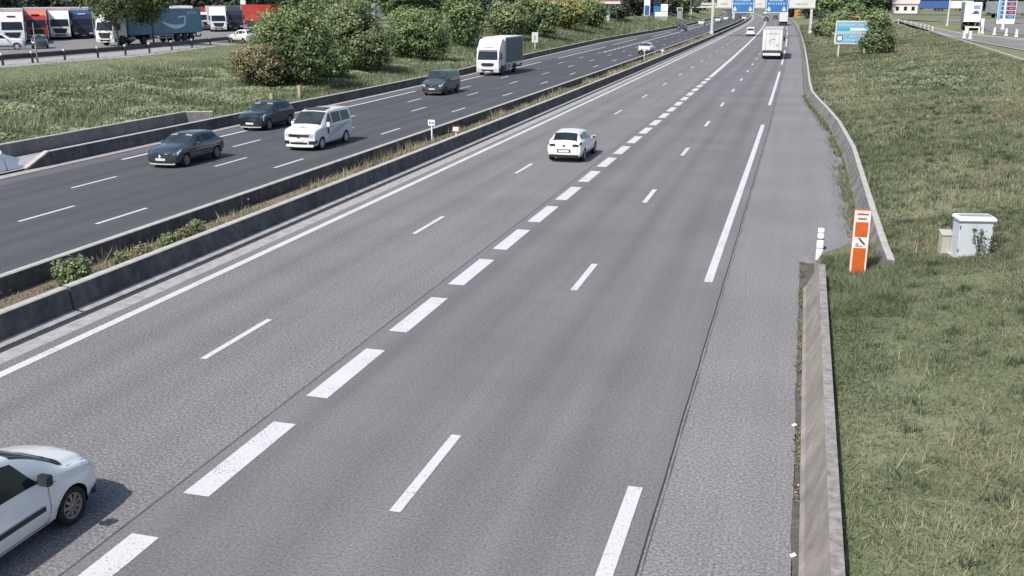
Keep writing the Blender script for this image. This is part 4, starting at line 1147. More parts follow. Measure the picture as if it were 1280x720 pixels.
def pole(name, x, y, z, h, r, label, mat='galv_light', cat='pole', arm=0, head=False):
    e = empty(name, (x, y, z)); tag(e, label, cat)
    q = MB(); q.tube((0, 0, -.3), (0, 0, h), r, r*.6, 10); q.build('shaft', M[mat], e)
    q = MB(); q.tube((0, 0, -.2), (0, 0, .35), r*1.5, r*1.4, 10); q.build('base', M[mat], e)
    if head:
        q = MB(); q.tube((0, 0, h-.05), (arm, 0, h+.4), r*.5, r*.4, 8); q.box(arm-.1 if arm > 0 else arm-.6, arm+.6 if arm > 0 else arm+.1, -.15, .15, h+.36, h+.5, 0, .03); q.build('lamp_head', M['galv'], e)
    return e
pole('thin_pole', -62.2, 72.4, terrain(-62.2, 72.4), 3.3, .07, 'thin grey leaning-free pole rising beside the guardrail in front of the red lorry', 'galv', 'pole')
# ------------------------------------------------------------------ vegetation
def vnoise(x, y, s, seed):
    r = np.random.default_rng(seed); G = r.random((64, 64))
    u = x/s; v = y/s; i = np.floor(u).astype(int); j = np.floor(v).astype(int); a = u-i; b = v-j
    a = a*a*(3-2*a); b = b*b*(3-2*b)
    g = lambda p, q: G[p % 64, q % 64]
    return g(i,j)*(1-a)*(1-b)+g(i+1,j)*a*(1-b)+g(i,j+1)*(1-a)*b+g(i+1,j+1)*a*b

def leaves_np(cent, size, tint, rng, droop=.25, face=None):
    """rhombic leaves at cent (n,3)"""
    n = len(cent)
    d = rng.normal(size=(n, 3)); d[:, 2] -= droop
    if face is not None:      # leaves lie roughly across the direction they face
        f = face+rng.normal(0, .42, (n, 3)); f /= np.linalg.norm(f, axis=1)[:, None]; d -= (d*f).sum(1)[:, None]*f
    d /= np.linalg.norm(d, axis=1)[:, None]
    e = rng.normal(size=(n, 3)) if face is None else np.cross(d, f)
    e -= (e*d).sum(1)[:, None]*d; e /= np.linalg.norm(e, axis=1)[:, None]
    s = (size*rng.uniform(.6, 1.35, n))[:, None]
    k = rng.uniform(.32, .55, n)[:, None]
    V = np.stack([cent-d*s*.5, cent+e*s*k-d*s*.05, cent+d*s*.55, cent-e*s*k-d*s*.05], 1).reshape(-1, 3)
    return V

def crown(name, ells, n_cl, per, cr, leaf, mat, seed, parent, inner=.35, shade=.5, gap=0.0):
    rng = np.random.default_rng(seed)
    E = np.array(ells, float); w = (E[:, 3]*E[:, 4]*E[:, 5])**(2/3); w /= w.sum()
    idx = rng.choice(len(E), n_cl, p=w); D = rng.normal(size=(n_cl, 3)); D /= np.linalg.norm(D, axis=1)[:, None]
    rad = 1-(1-inner)*rng.random(n_cl)**2.2
    rad *= rng.uniform(.9, 1.12, n_cl)
    C = E[idx, :3]+D*E[idx, 3:]*rad[:, None]
    zmin = (E[:, 2]-E[:, 5]).min(); zmax = (E[:, 2]+E[:, 5]).max()
    tc = rng.normal(.53, .17, n_cl)+.30*((C[:, 2]-zmin)/(zmax-zmin)-.5)-(1-rad)*shade  # inner and lower leaves tinted darker, crown shade put into colour
    keep = C[:, 2] > max(zmin, .12)
    if gap > 0: keep &= vnoise(C[:, 0]*1.0+C[:, 1]*.7, C[:, 2]*1.1+C[:, 1]*.5, 1.3, seed) > gap
    C = C[keep]; tc = tc[keep]; nc = len(C)
    n = nc*per
    off = rng.normal(size=(n, 3))*cr*np.array([1, 1, .75])
    L = np.repeat(C, per, 0)+off
    L[:, 2] = np.maximum(L[:, 2], .06)
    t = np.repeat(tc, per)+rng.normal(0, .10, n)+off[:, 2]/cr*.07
    out = np.repeat(D[keep], per, 0); loc = off/cr; face = .55*out+.45*loc/np.maximum(.3, np.linalg.norm(loc, axis=1))[:, None]+np.array([0, 0, .45])
    V = leaves_np(L, np.full(n, leaf), t, rng, face=face)
    return mesh_np(name, V, 4, np.clip(t, 0, 1), mat, parent)

def trunk_mesh(parent, h, r, lean=(0, 0), limbs=(), mat='bark', name='trunk'):
    q = MB(); p = Vector((0, 0, -.3)); rr = r
    steps = 5
    for k in range(steps):
        t = (k+1)/steps
        n_ = Vector((lean[0]*t+.06*math.sin(k*2.1), lean[1]*t+.05*math.cos(k*1.7), h*t)); r2 = r*(1-.5*t)
        q.tube(p, n_, rr, r2, 8, caps=False); p = n_; rr = r2
    for (z0, ex, ey, ez) in limbs:
        t = z0/h; a = Vector((lean[0]*t, lean[1]*t, z0)); b = Vector((ex, ey, ez)); m_ = (a+b)/2+Vector((0, 0, -.15*(b-a).length*.5))
        q.tube(a, m_, r*(1-.5*t)*.6, r*.3, 6, caps=False); q.tube(m_, b, r*.3, r*.08, 6, caps=False)
    return q.build(name, M[mat], parent)

def tree(name, label, X, Y, ells, mat, n_cl, per, cr, leaf, seed, trunk=(2.0, .15), group=None, cat='tree', lim=4, inner=.35, shade=.5, gap=0., z=None, lean=(0, 0), bark='bark'):
    z0 = terrain(X, Y) if z is None else z
    e = empty(name, (X, Y, z0)); tag(e, label, cat, group)
    E = np.array(ells); r = random.Random(seed)
    limbs = []
    for k in range(lim):
        c = E[k % len(E)]; limbs.append((trunk[0]*r.uniform(.35, .9), c[0]+r.uniform(-.4, .4)*c[3], c[1]+r.uniform(-.4, .4)*c[4], c[2]+r.uniform(-.2, .5)*c[5]))
    trunk_mesh(e, trunk[0], trunk[1], lean, limbs, bark)
    crown('crown', ells, n_cl, per, cr, leaf, LEAF[mat], seed, e, inner, shade, gap)
    return e

# bushes and trees on the left bank
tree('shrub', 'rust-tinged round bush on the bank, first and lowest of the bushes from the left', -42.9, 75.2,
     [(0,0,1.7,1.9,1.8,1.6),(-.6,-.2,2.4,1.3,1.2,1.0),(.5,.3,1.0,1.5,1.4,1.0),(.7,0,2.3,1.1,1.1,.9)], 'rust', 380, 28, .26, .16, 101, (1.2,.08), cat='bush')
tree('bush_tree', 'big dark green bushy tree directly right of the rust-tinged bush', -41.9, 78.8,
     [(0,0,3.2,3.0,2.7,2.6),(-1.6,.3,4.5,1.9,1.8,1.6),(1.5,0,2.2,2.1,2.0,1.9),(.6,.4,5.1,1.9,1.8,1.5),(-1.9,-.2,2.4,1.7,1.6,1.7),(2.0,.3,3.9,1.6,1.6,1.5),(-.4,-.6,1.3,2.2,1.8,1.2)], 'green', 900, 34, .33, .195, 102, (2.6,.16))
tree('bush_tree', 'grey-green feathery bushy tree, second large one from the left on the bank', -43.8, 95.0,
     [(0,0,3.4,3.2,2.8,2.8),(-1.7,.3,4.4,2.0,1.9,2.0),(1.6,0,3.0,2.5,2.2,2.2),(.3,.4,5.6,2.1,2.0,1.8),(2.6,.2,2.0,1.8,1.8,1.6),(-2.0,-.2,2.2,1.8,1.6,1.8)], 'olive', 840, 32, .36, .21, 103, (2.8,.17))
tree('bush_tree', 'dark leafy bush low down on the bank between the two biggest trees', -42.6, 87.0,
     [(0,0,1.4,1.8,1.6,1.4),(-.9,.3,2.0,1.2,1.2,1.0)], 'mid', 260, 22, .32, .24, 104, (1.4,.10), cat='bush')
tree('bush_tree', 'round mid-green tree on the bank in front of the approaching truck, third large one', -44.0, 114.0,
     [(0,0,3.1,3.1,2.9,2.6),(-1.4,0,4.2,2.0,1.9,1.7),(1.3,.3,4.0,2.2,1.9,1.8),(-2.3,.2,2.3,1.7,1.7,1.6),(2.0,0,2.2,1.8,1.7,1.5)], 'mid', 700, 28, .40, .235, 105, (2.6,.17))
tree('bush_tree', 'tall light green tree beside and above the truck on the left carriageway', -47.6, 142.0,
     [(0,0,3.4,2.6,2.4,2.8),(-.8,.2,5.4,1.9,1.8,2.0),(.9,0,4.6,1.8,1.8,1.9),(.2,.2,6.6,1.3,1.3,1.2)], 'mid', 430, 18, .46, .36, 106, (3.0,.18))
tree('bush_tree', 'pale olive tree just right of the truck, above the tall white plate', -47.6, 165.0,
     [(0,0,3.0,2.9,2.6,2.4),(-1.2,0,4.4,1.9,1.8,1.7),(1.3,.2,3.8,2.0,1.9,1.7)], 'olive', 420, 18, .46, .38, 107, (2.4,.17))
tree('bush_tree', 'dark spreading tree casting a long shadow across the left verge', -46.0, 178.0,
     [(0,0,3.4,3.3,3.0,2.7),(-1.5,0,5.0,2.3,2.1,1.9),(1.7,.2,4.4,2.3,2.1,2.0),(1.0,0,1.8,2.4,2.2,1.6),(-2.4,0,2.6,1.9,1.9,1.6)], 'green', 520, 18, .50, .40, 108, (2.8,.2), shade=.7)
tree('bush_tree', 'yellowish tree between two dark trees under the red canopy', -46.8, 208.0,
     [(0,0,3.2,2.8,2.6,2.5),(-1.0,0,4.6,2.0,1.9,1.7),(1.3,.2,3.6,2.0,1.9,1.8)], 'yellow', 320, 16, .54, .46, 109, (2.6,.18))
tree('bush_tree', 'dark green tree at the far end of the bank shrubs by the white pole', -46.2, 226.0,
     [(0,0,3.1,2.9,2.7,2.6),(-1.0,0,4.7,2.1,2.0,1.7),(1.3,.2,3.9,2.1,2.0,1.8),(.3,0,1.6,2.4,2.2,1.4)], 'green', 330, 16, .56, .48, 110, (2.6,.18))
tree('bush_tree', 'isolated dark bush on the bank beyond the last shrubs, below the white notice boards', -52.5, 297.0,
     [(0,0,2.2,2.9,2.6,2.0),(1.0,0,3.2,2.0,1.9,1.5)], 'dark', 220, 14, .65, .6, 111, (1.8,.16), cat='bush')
# two slim trees before the blue trailer
tree('slim_tree', 'slim tree with olive leaves whose trunk stands before the white cab of the blue lorry', -72.2, 96.6,
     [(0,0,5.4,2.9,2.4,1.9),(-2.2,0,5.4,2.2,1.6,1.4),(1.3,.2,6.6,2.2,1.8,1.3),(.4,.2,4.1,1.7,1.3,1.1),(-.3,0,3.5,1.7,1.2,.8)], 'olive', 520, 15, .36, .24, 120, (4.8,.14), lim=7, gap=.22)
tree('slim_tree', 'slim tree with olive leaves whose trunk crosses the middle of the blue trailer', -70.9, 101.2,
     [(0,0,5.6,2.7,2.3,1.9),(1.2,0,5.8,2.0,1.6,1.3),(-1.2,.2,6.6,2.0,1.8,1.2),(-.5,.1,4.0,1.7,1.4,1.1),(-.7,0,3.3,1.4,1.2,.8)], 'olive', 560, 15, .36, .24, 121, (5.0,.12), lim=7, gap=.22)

# trees closing the view
def backdrop(tab):
    for k, (X, Y, w, h, mat, label) in enumerate(tab):
        r = random.Random(500+k); d = math.hypot(X, Y); leaf = max(.42, d*.0026)
        ells = [(0, 0, h*.55, w*.48, w*.45, h*.42)]
        for q in range(5):
            ells.append((r.uniform(-.35, .35)*w, r.uniform(-.25, .25)*w, h*r.uniform(.42, .80), w*r.uniform(.2, .32), w*r.uniform(.2, .3), h*r.uniform(.14, .24)))
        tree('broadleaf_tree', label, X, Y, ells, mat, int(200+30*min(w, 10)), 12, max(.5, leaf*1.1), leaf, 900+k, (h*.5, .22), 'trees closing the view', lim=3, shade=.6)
BT = [
 # behind the lorry park
 (-150,118,13,11,'dark','dark tree at the far left behind the white and red lorries'),
 (-143,133,12,11,'dark','dark tree behind the red lorry'),
 (-136,146,12,11,'dark','dark tree behind the white lorry with the open grille'),
 (-133,160,12,11,'dark','dark tree behind the blue lorry'),
 (-125,168,12,11,'dark','dark tree behind the crown of the slim trees'),
 (-120,184,12,11,'dark','dark tree behind the front of the blue trailer'),
 (-118,200,11,11,'dark','dark tree behind the rear of the blue trailer'),
 (-121,222,12,12,'dark','dark tree between the blue trailer and the round sign'),
 (-116,235,11,11,'green','mid-green tree right of the round sign'),
 (-113,250,12,12,'dark','dark tree left of the thick white pole'),
 (-88,180,9,9,'green','green tree behind the bush beside the red trailer'),
 (-108,262,12,12,'dark','dark tree behind the red trailer'),
 (-80,172,9,9.5,'green','bright green tree rising behind the big dark green bush'),
 (-70,176,9,10.5,'mid','green tree behind the feathery bank tree'),
 (-66,182,9,10.5,'mid','green tree right of and behind the feathery bank tree'),
 (-62,190,8,9,'dark','dark tree behind the round mid-green bank tree'),
 (-60,196,9,9.5,'dark','dark tree just left of the tall light green tree'),
 (-64,215,9,9,'mid','tree half hidden behind the tall light green tree'),
 # beyond the station
 (-66,350,13,12,'mid','tree right of the station pole'),
 (-57,362,11,11,'dark','dark tree behind the blue totem'),
 (-55,395,12,12,'green','tree behind the white notice boards'),
 (-50,372,10,10,'dark','dark tree right of the white notice boards'),
 (-47,398,11,11,'mid','tree on the bank left of the white portal'),
 (-66,440,14,13,'dark','dark tree beyond the station signs'),
 (-52,505,12,12,'green','tree left of the portal in the distance'),
 # under and right of the gantry
 (-6,470,11,11,'dark','dark tree in the distance under the wide grey panel'),
 (2.5,400,10,10,'dark','dark tree beyond the gantry leg'),
 (7.5,330,9,9,'mid','tree on the right bank beyond the gantry leg'),
 (12,345,10,10,'mid','second tree on the right bank beyond the gantry leg'),
 (16,365,10,11,'dark','dark tree left of the slender lamp pole'),
 (20.5,372,10,11,'mid','tree right of the slender lamp pole'),
 (27,395,11,10,'dark','dark tree behind the white-roofed house'),
 (38,520,12,13,'dark','dark tree left of the long blue trailer'),
 (31,455,9,8,'dark','small dark tree at the left end of the long blue trailer'),
 (52,560,14,12,'dark','dark tree behind the long blue trailer'),
 (66,565,14,12,'dark','dark tree behind the white end of the long trailer'),
 (72,470,14,12,'dark','dark tree behind the white-backed lorry'),
 (86,480,14,12,'dark','dark tree behind the price totem'),
 (92,440,14,12,'dark','dark tree behind the grey trailer'),
]
backdrop(BT)
def far_wood():
    rng = np.random.default_rng(77); n = 30000
    X = rng.uniform(-900, 900, n); Y = rng.uniform(640, 900, n); 
    hh = 9+9*vnoise(X, Y, 40, 5)
    Z = hh*rng.random(n)**.6
    keep = ~((X < -8-(Y-330)*.07+30) & (X > -75-(Y-330)*.07) & (Y < 800))
    C = np.stack([X, Y, Z+1.5], 1)[keep]
    t = np.clip(.25+.35*vnoise(C[:, 0], C[:, 2]*4, 12, 8)+.03*C[:, 2]+rng.normal(0, .08, len(C)), 0, 1)
    V = leaves_np(C, np.full(len(C), 3.2), t, rng)
    o = mesh_np('distant_wood', V, 4, t, LEAF['dark']); tag(o, 'dark distant wood along the horizon', 'wood', kind='stuff')
far_wood()

# scrub on the right bank
def scrub(X, Y, w, h, mat, label, seed, leaf=.3, cl=150):
    tree('shrub', label, X, Y, [(0,0,h*.5,w*.5,w*.45,h*.5),(w*.2,0,h*.7,w*.28,w*.28,h*.28),(-w*.22,.1,h*.62,w*.3,w*.26,h*.3)], mat, cl, 15, .3, leaf, seed, (h*.5,.06), cat='bush', lim=3)
tree('shrub', 'upright green shrub beside the two-panel blue road sign', 8.5, 131.5,
     [(-.1,0,1.7,1.3,1.3,1.6),(.5,0,3.2,.9,.9,1.3),(-.7,0,3.6,.7,.7,1.1),(1.0,.2,2.2,.9,.9,.9),(-1.1,.2,1.4,.9,.9,.9),(1.1,0,.9,1.0,1.0,.7),(.2,0,4.3,.5,.5,.8)], 'olive', 330, 20, .30, .26, 140, (2.2,.1), cat='bush', gap=.20)
tree('shrub', 'dark shrub half behind the upright shrub, at the edge of the blue road sign', 8.1, 139.5,
     [(0,0,2.3,1.4,1.4,2.0),(.2,0,4.0,1.2,1.2,1.2)], 'green', 260, 18, .36, .30, 141, (2.2,.1), cat='bush')
for k, (X, Y, w, h, m_, lab) in enumerate([(3.3,212,3.6,3.2,'olive','rounded scrub bush on the right bank below the gantry leg'),
     (5.2,196,3.4,2.4,'olive','low grey-green scrub bush nearer than the gantry leg'),(6.2,236,4.2,3.6,'mid','scrub bush right of the gantry leg'),
     (8.5,262,4.6,3.8,'olive','pale scrub bush behind the blue road sign, to its left'),(10.5,225,4,3.0,'rust','brownish scrub bush directly behind the blue road sign'),
     (12.5,300,5.5,4.5,'mid','scrub bush on the crest right of the blue road sign'),(4.6,290,4.6,4,'dark','dark scrub bush beyond the gantry leg')]):
    scrub(X, Y, w, h, m_, lab, 150+k, .42, 130)

# median plants
tree('shrub', 'leafy green shrub in the planted median, largest of the median plants', -18.9, 22.3, [(0,0,.40,.36,.50,.40),(.05,.25,.52,.26,.32,.24)], 'olive', 130, 14, .08, .08, 160, (.3,.015), cat='bush', z=.12)
for k, (x, y, w, h, lab) in enumerate([(-19.0,24.6,.34,.32,'first small round grey-green tuft behind the leafy median shrub'),(-18.95,25.5,.32,.34,'second small round tuft behind the leafy median shrub'),
      (-18.95,26.8,.40,.40,'third and widest round tuft along the median'),(-19.05,27.8,.34,.36,'fourth round tuft along the median'),(-19.05,28.6,.36,.50,'fifth and tallest tuft along the median')]):
    e = empty('median_tuft', (x, y, .12)); h += .04; w *= .72; tag(e, lab, 'plant', 'round tufts along the median')
    crown('foliage', [(0,0,h*.5,w,w*1.1,h*.6)], 60, 14, .06, .075, LEAF[('olive','grass','olive','rust','olive')[k]], 170+k, e)
    q = MB(); q.tube((0,0,-.1),(0,0,h*.5),.015,.008,6); q.build('stem', M['bark'], e)

# ---- grasses
class Height:
    def __init__(s, x0, x1, y0, y1, st):
        s.x0, s.y0, s.st = x0, y0, st
        s.G = np.array([[terrain(x0+i*st, y0+j*st) for j in range(int((y1-y0)/st)+2)] for i in range(int((x1-x0)/st)+2)])
    def __call__(s, X, Y):
        u = (X-s.x0)/s.st; v = (Y-s.y0)/s.st; i = u.astype(int); j = v.astype(int); a = u-i; b = v-j
        return s.G[i,j]*(1-a)*(1-b)+s.G[i+1,j]*a*(1-b)+s.G[i,j+1]*(1-a)*b+s.G[i+1,j+1]*a*b
def blades(X, Y, Z, h, w, t, lean, rng, tri=True):
    n = len(X); a = rng.uniform(0, 2*PI, n); b = a+PI/2+rng.normal(0, .5, n)
    l = np.abs(rng.normal(0, lean, n))
    P = np.stack([X, Y, Z-.03], 1); s = np.stack([np.cos(a), np.sin(a), 0*a], 1)*(w*rng.uniform(.6, 1.4, n)*.5)[:, None]
    hh = h*rng.uniform(.5, 1.3, n)
    T = P+np.stack([np.cos(b)*l*hh, np.sin(b)*l*hh, hh], 1)
    return np.stack([P-s, P+s, T], 1).reshape(-1, 3)

def right_bank():
    H = Height(-1, 34, 2, 320, .5); rng = np.random.default_rng(5)
    def region(n, y0, y1, x1, h, w, lean):
        Y = y0+(y1-y0)*rng.random(n)**.8
        xr = np.array([right_edge(y) for y in np.linspace(0, 330, 3301)]); e = np.interp(Y, np.linspace(0, 330, 3301), xr)
        X = e+.46+(x1-e-.46)*rng.random(n)
        keep = ~((Y > 30.8) & (Y < 33) & (X < 2.0)) & ~((np.abs(X-4.9) < .55) & (np.abs(Y-29.75) < .38)) 
        kk = (X < 18.7) & keep
        X, Y, e = X[kk], Y[kk], e[kk]
        return X, Y, e
    out = {}
    for name, n, y0, y1, x1, h, w, lean in (('near', 190000, 10.5, 36, 10.5, .115, .020, 1.5), ('mid', 110000, 34, 76, 15, .15, .040, 1.5), ('far', 90000, 74, 170, 18.7, .20, .085, 1.4), ('dist', 26000, 168, 310, 18.0, .35, .18, 1.2)):
        X, Y, e = region(n, y0, y1, x1, h, w, lean)
        big = vnoise(X, Y, 3.2, 21); med = vnoise(X, Y, .8, 22); sm = vnoise(X, Y, .28, 23)
        lush = np.clip(1.25-(X-e)/1.6, 0, 1)
        tuft = np.clip(vnoise(X, Y, 1.7, 24)*1.6-.62, 0, 1)
        hh = h*(.45+.8*med+.5*tuft+.35*lush)
        t = .34*big+.34*med+.36*sm-.02+rng.normal(0, .15, len(X))-.10*lush
        Z = np.where((X-e < 1.3) & ((Y < 25) | (Y > 36)), np.maximum(H(X, Y), .42+.128*(X-e-.55)), H(X, Y))
        V = blades(X, Y, Z, hh, np.full(len(X), w), t, lean, rng)
        sel = rng.random(len(X)) < (.16+.75*lush+.40*(big < .42))
        dry = ~sel & (rng.random(len(X)) < np.clip((vnoise(X, Y, 2.6, 27)-.50)*3, 0, .75)*np.clip((X-e-1.2)/2, 0, 1))
        out.setdefault('lush', []).append((V.reshape(-1, 9)[sel], t[sel])); out.setdefault('dry', []).append((V.reshape(-1, 9)[~sel & ~dry], t[~sel & ~dry])); out.setdefault('tan', []).append((V.reshape(-1, 9)[dry], t[dry]*.75))
    # taller rough patch on the bank
    n = 16000; X = rng.normal(9.6, 1.9, n); Y = rng.normal(92, 9, n); k = (X > 3) & (X < 16) & (Y > 60) & (Y < 130) & (vnoise(X, Y, 1.6, 33) > .38); X, Y = X[k], Y[k]
    m_ = vnoise(X, Y, .9, 31); hh = rng.random(len(X))*.6*m_; t = np.clip(-.05+.5*m_+.7*hh+rng.normal(0, .12, len(X)), 0, 1)
    tag(mesh_np('weeds', leaves_np(np.stack([X, Y, H(X, Y)+hh], 1), np.full(len(X), .17), t, rng, face=np.tile(np.array([[0, -.5, .8]]), (len(X), 1))), 4, t, LEAF['weed']), 'rough patch of taller weeds high on the right bank', 'weeds', kind='stuff')
    # scattered seed stalks and coarse tussocks
    n = 9000; Y = 11+95*rng.random(n)**.9; e = np.array([right_edge(y) for y in Y]); X = e+1.0+rng.random(n)*np.minimum(15, 5+Y*.14)
    k = (vnoise(X, Y, 2.1, 35) > .45) & ~((np.abs(X-4.9) < .7) & (Y > 28.3) & (Y < 30.3)); X, Y = X[k], Y[k]
    t = rng.normal(.45, .2, len(X)); out['tan'].append((blades(X, Y, H(X, Y), np.full(len(X), .34), .010+.0007*Y, t, .5, rng).reshape(-1, 9), t))
    n = 700; cx = 1.5+rng.random(n)*9; cy = 11+60*rng.random(n); X = (cx[:, None]+rng.normal(0, .10, (n, 40))).ravel(); Y = (cy[:, None]+rng.normal(0, .10, (n, 40))).ravel()
    e = np.array([right_edge(y) for y in Y]); k = (X > e+.55) & ~((np.abs(X-4.9) < .7) & (Y > 28.6) & (Y < 30.3)) & ~((X < 2.4) & (Y > 26) & (Y < 34)); X, Y = X[k], Y[k]
    tt = np.repeat(rng.normal(.42, .22, n), 40)[k]+rng.normal(0, .1, len(X)); out['lush'].append((blades(X, Y, H(X, Y), np.full(len(X), .24), .012+.0006*Y, tt, .8, rng).reshape(-1, 9), tt))
    for key, m_, lab in (('lush', 'grass_lush', 'darker lush grass on the right bank and along the barrier'), ('dry', 'grass', 'pale unmown grass covering the right bank'), ('tan', 'straw', 'dry tan grass in patches on the right bank')):
        V = np.concatenate([a for a, b in out[key]]).reshape(-1, 3); t = np.clip(np.concatenate([b for a, b in out[key]]), 0, 1)
        tag(mesh_np('grass', V, 3, t, LEAF[m_]), lab, 'grass', kind='stuff')
right_bank()

def left_bank():
    rng = np.random.default_rng(6); H = Height(-125, -30, 6, 420, 1.0)
    ys = np.linspace(0, 430, 431); xe = np.array([left_edge(y) for y in ys]); cr = np.array([lin(CREST, y) for y in ys])
    V_, T_ = [], []
    for n, y0, y1, h, w, lean in ((95000, 24, 118, .42, .075, .55), (42000, 110, 230, .5, .13, .6), (16000, 220, 410, .7, .3, .6)):
        Y = rng.uniform(y0, y1, n); e = np.interp(Y, ys, xe); D = np.interp(Y, ys, cr)
        d0 = np.where(Y < 57, 3.4, np.where(Y > 61, .3, 1.8))
        X = e-d0-(D+ .5-d0)*rng.random(n)
        fr = (e-X)/D; keep = (fr < .93) | (rng.random(n) < .35); X, Y, fr = X[keep], Y[keep], fr[keep]
        big = vnoise(X, Y, 4.5, 41); med = vnoise(X, Y, 1.5, 42)
        mown = np.clip((fr-.62)/.2, 0, 1)*(Y < 125)
        edge = np.clip(1-(fr*D_(Y)-.5)/2.2, 0, 1)*(Y > 58) if False else 0
        hh = h*(.4+.9*med+.4*big)*(1-.75*mown)
        t = .10+.42*big+.38*med+rng.normal(0, .13, len(X))+.22*mown
        V_.append(blades(X, Y, H(X, Y), hh, np.full(len(X), w), t, lean, rng)); T_.append(t)
    tag(mesh_np('grass', np.concatenate(V_), 3, np.clip(np.concatenate(T_), 0, 1), LEAF['grass_left']), 'rough weedy grass covering the left bank', 'grass', kind='stuff')
    # broad-leaved weeds
    n = 95000; Y = rng.uniform(26, 125, n); e = np.interp(Y, ys, xe); D = np.interp(Y, ys, cr)
    X = e-3.6-(D*.62-3.6)*rng.random(n); med = vnoise(X, Y, 2.2, 43); k = (med > .30) & ((Y > 61) | (X < -38.5)); X, Y, med = X[k], Y[k], med[k]
    hh = rng.random(len(X))*.55*med; C = np.stack([X, Y, H(X, Y)+hh], 1); t = np.clip(.05+.35*med+.45*vnoise(X, Y, .7, 44)+.35*hh+rng.normal(0, .12, len(X)), 0, 1)
    tag(mesh_np('weeds', leaves_np(C, np.full(len(C), .19), t, rng, face=np.tile(np.array([[.1, -.5, .8]]), (len(C), 1))), 4, t, LEAF['weed']), 'broad-leaved weeds spread over the left bank', 'weeds', kind='stuff')
left_bank()

def median_straw():
    rng = np.random.default_rng(8); n = 21000
    Y = 16+215*rng.random(n)**1.35; X = np.array([bend(-19, y) for y in Y])-19.0+rng.normal(-.05, .42, n)
    X = np.clip(X, -20.03+np.array([bend(-20, y) for y in Y]), -17.98+np.array([bend(-18, y) for y in Y]))
    m_ = vnoise(Y, X*0, 2.3, 51); tall = vnoise(Y, X*0+3, 1.1, 52)
    k = rng.random(n) < .25+m_*.9; X, Y, m_, tall = X[k], Y[k], m_[k], tall[k]
    h = .08+.20*m_+.0012*Y+.42*np.clip(tall-.55, 0, 1)*2.2; w = .012+.0006*Y
    t = .25+.5*m_+rng.normal(0, .18, len(X))
    V = blades(X, Y, np.full(len(X), .13), h, w, t, .6, rng).reshape(-1, 9)
    g = (vnoise(Y, X, 1.6, 53) > .74)
    tag(mesh_np('dry_grass', V[~g].reshape(-1, 3), 3, np.clip(t[~g], 0, 1), LEAF['straw']), 'straw-coloured dry grass in the planted median', 'grass', kind='stuff')
    tag(mesh_np('weeds', V[g].reshape(-1, 3), 3, np.clip(t[g], 0, 1), LEAF['grass']), 'sparse green weeds in the planted median', 'weeds', kind='stuff')
    # weeds at the foot of the right-hand barriers
    n = 9500; Y = np.where(rng.random(n) < .25, rng.uniform(19, 31.5, n), rng.uniform(31.5, 88, n)); e = np.interp(Y, np.linspace(0, 100, 1001), [right_edge(y) for y in np.linspace(0, 100, 1001)])
    bay = Y > 32
    X = e-np.where(bay, np.abs(rng.normal(.03, .20, n))*np.clip(1.5-(Y-32)/50, .5, 1.5), np.abs(rng.normal(.04, .05, n)))
    X = np.where((Y > 31) & (Y < 36), 2.45-np.abs(rng.normal(.1, .3, n)), X)
    k = vnoise(Y, X, .8, 55) > np.where(bay, .34, .52); X, Y = X[k], Y[k]
    t = rng.normal(.42, .2, len(X)); V = blades(X, Y, np.zeros(len(X)), np.where(Y > 32, .27, .12), .014+.0004*Y, t, .9, rng)
    tag(mesh_np('weeds', V, 3, np.clip(t, 0, 1), LEAF['grass']), 'weeds sprouting along the foot of the right-hand barriers', 'weeds', kind='stuff')
    # lay-by mouth overgrown between post, panel and barrier end
    n = 13000; X = rng.uniform(1.05, 2.9, n); Y = rng.uniform(24, 34.5, n); k = ~((X < 2.05) & (Y > 31.9)) & ~((np.abs(X-1.93) < .32) & (np.abs(Y-29.3) < .2)) & ~((np.abs(X-1.93) < .32) & (Y < 29.3) & (Y > 28.9)) & ((Y < 31.2) | (X > 2.05)) ; X, Y = X[k], Y[k]
    m_ = vnoise(X, Y, .6, 57); t = .1+.6*m_+rng.normal(0, .12, len(X)); Z = np.array([terrain(x, y) for x, y in zip(X, Y)])
    V = blades(X, Y, np.maximum(Z, 0), .10+.22*m_, np.full(len(X), .02), t, .9, rng)
    tag(mesh_np('weeds', V, 3, np.clip(t, 0, 1), LEAF['grass_lush']), 'green weeds around the foot of the orange panel', 'weeds', kind='stuff')
median_straw()

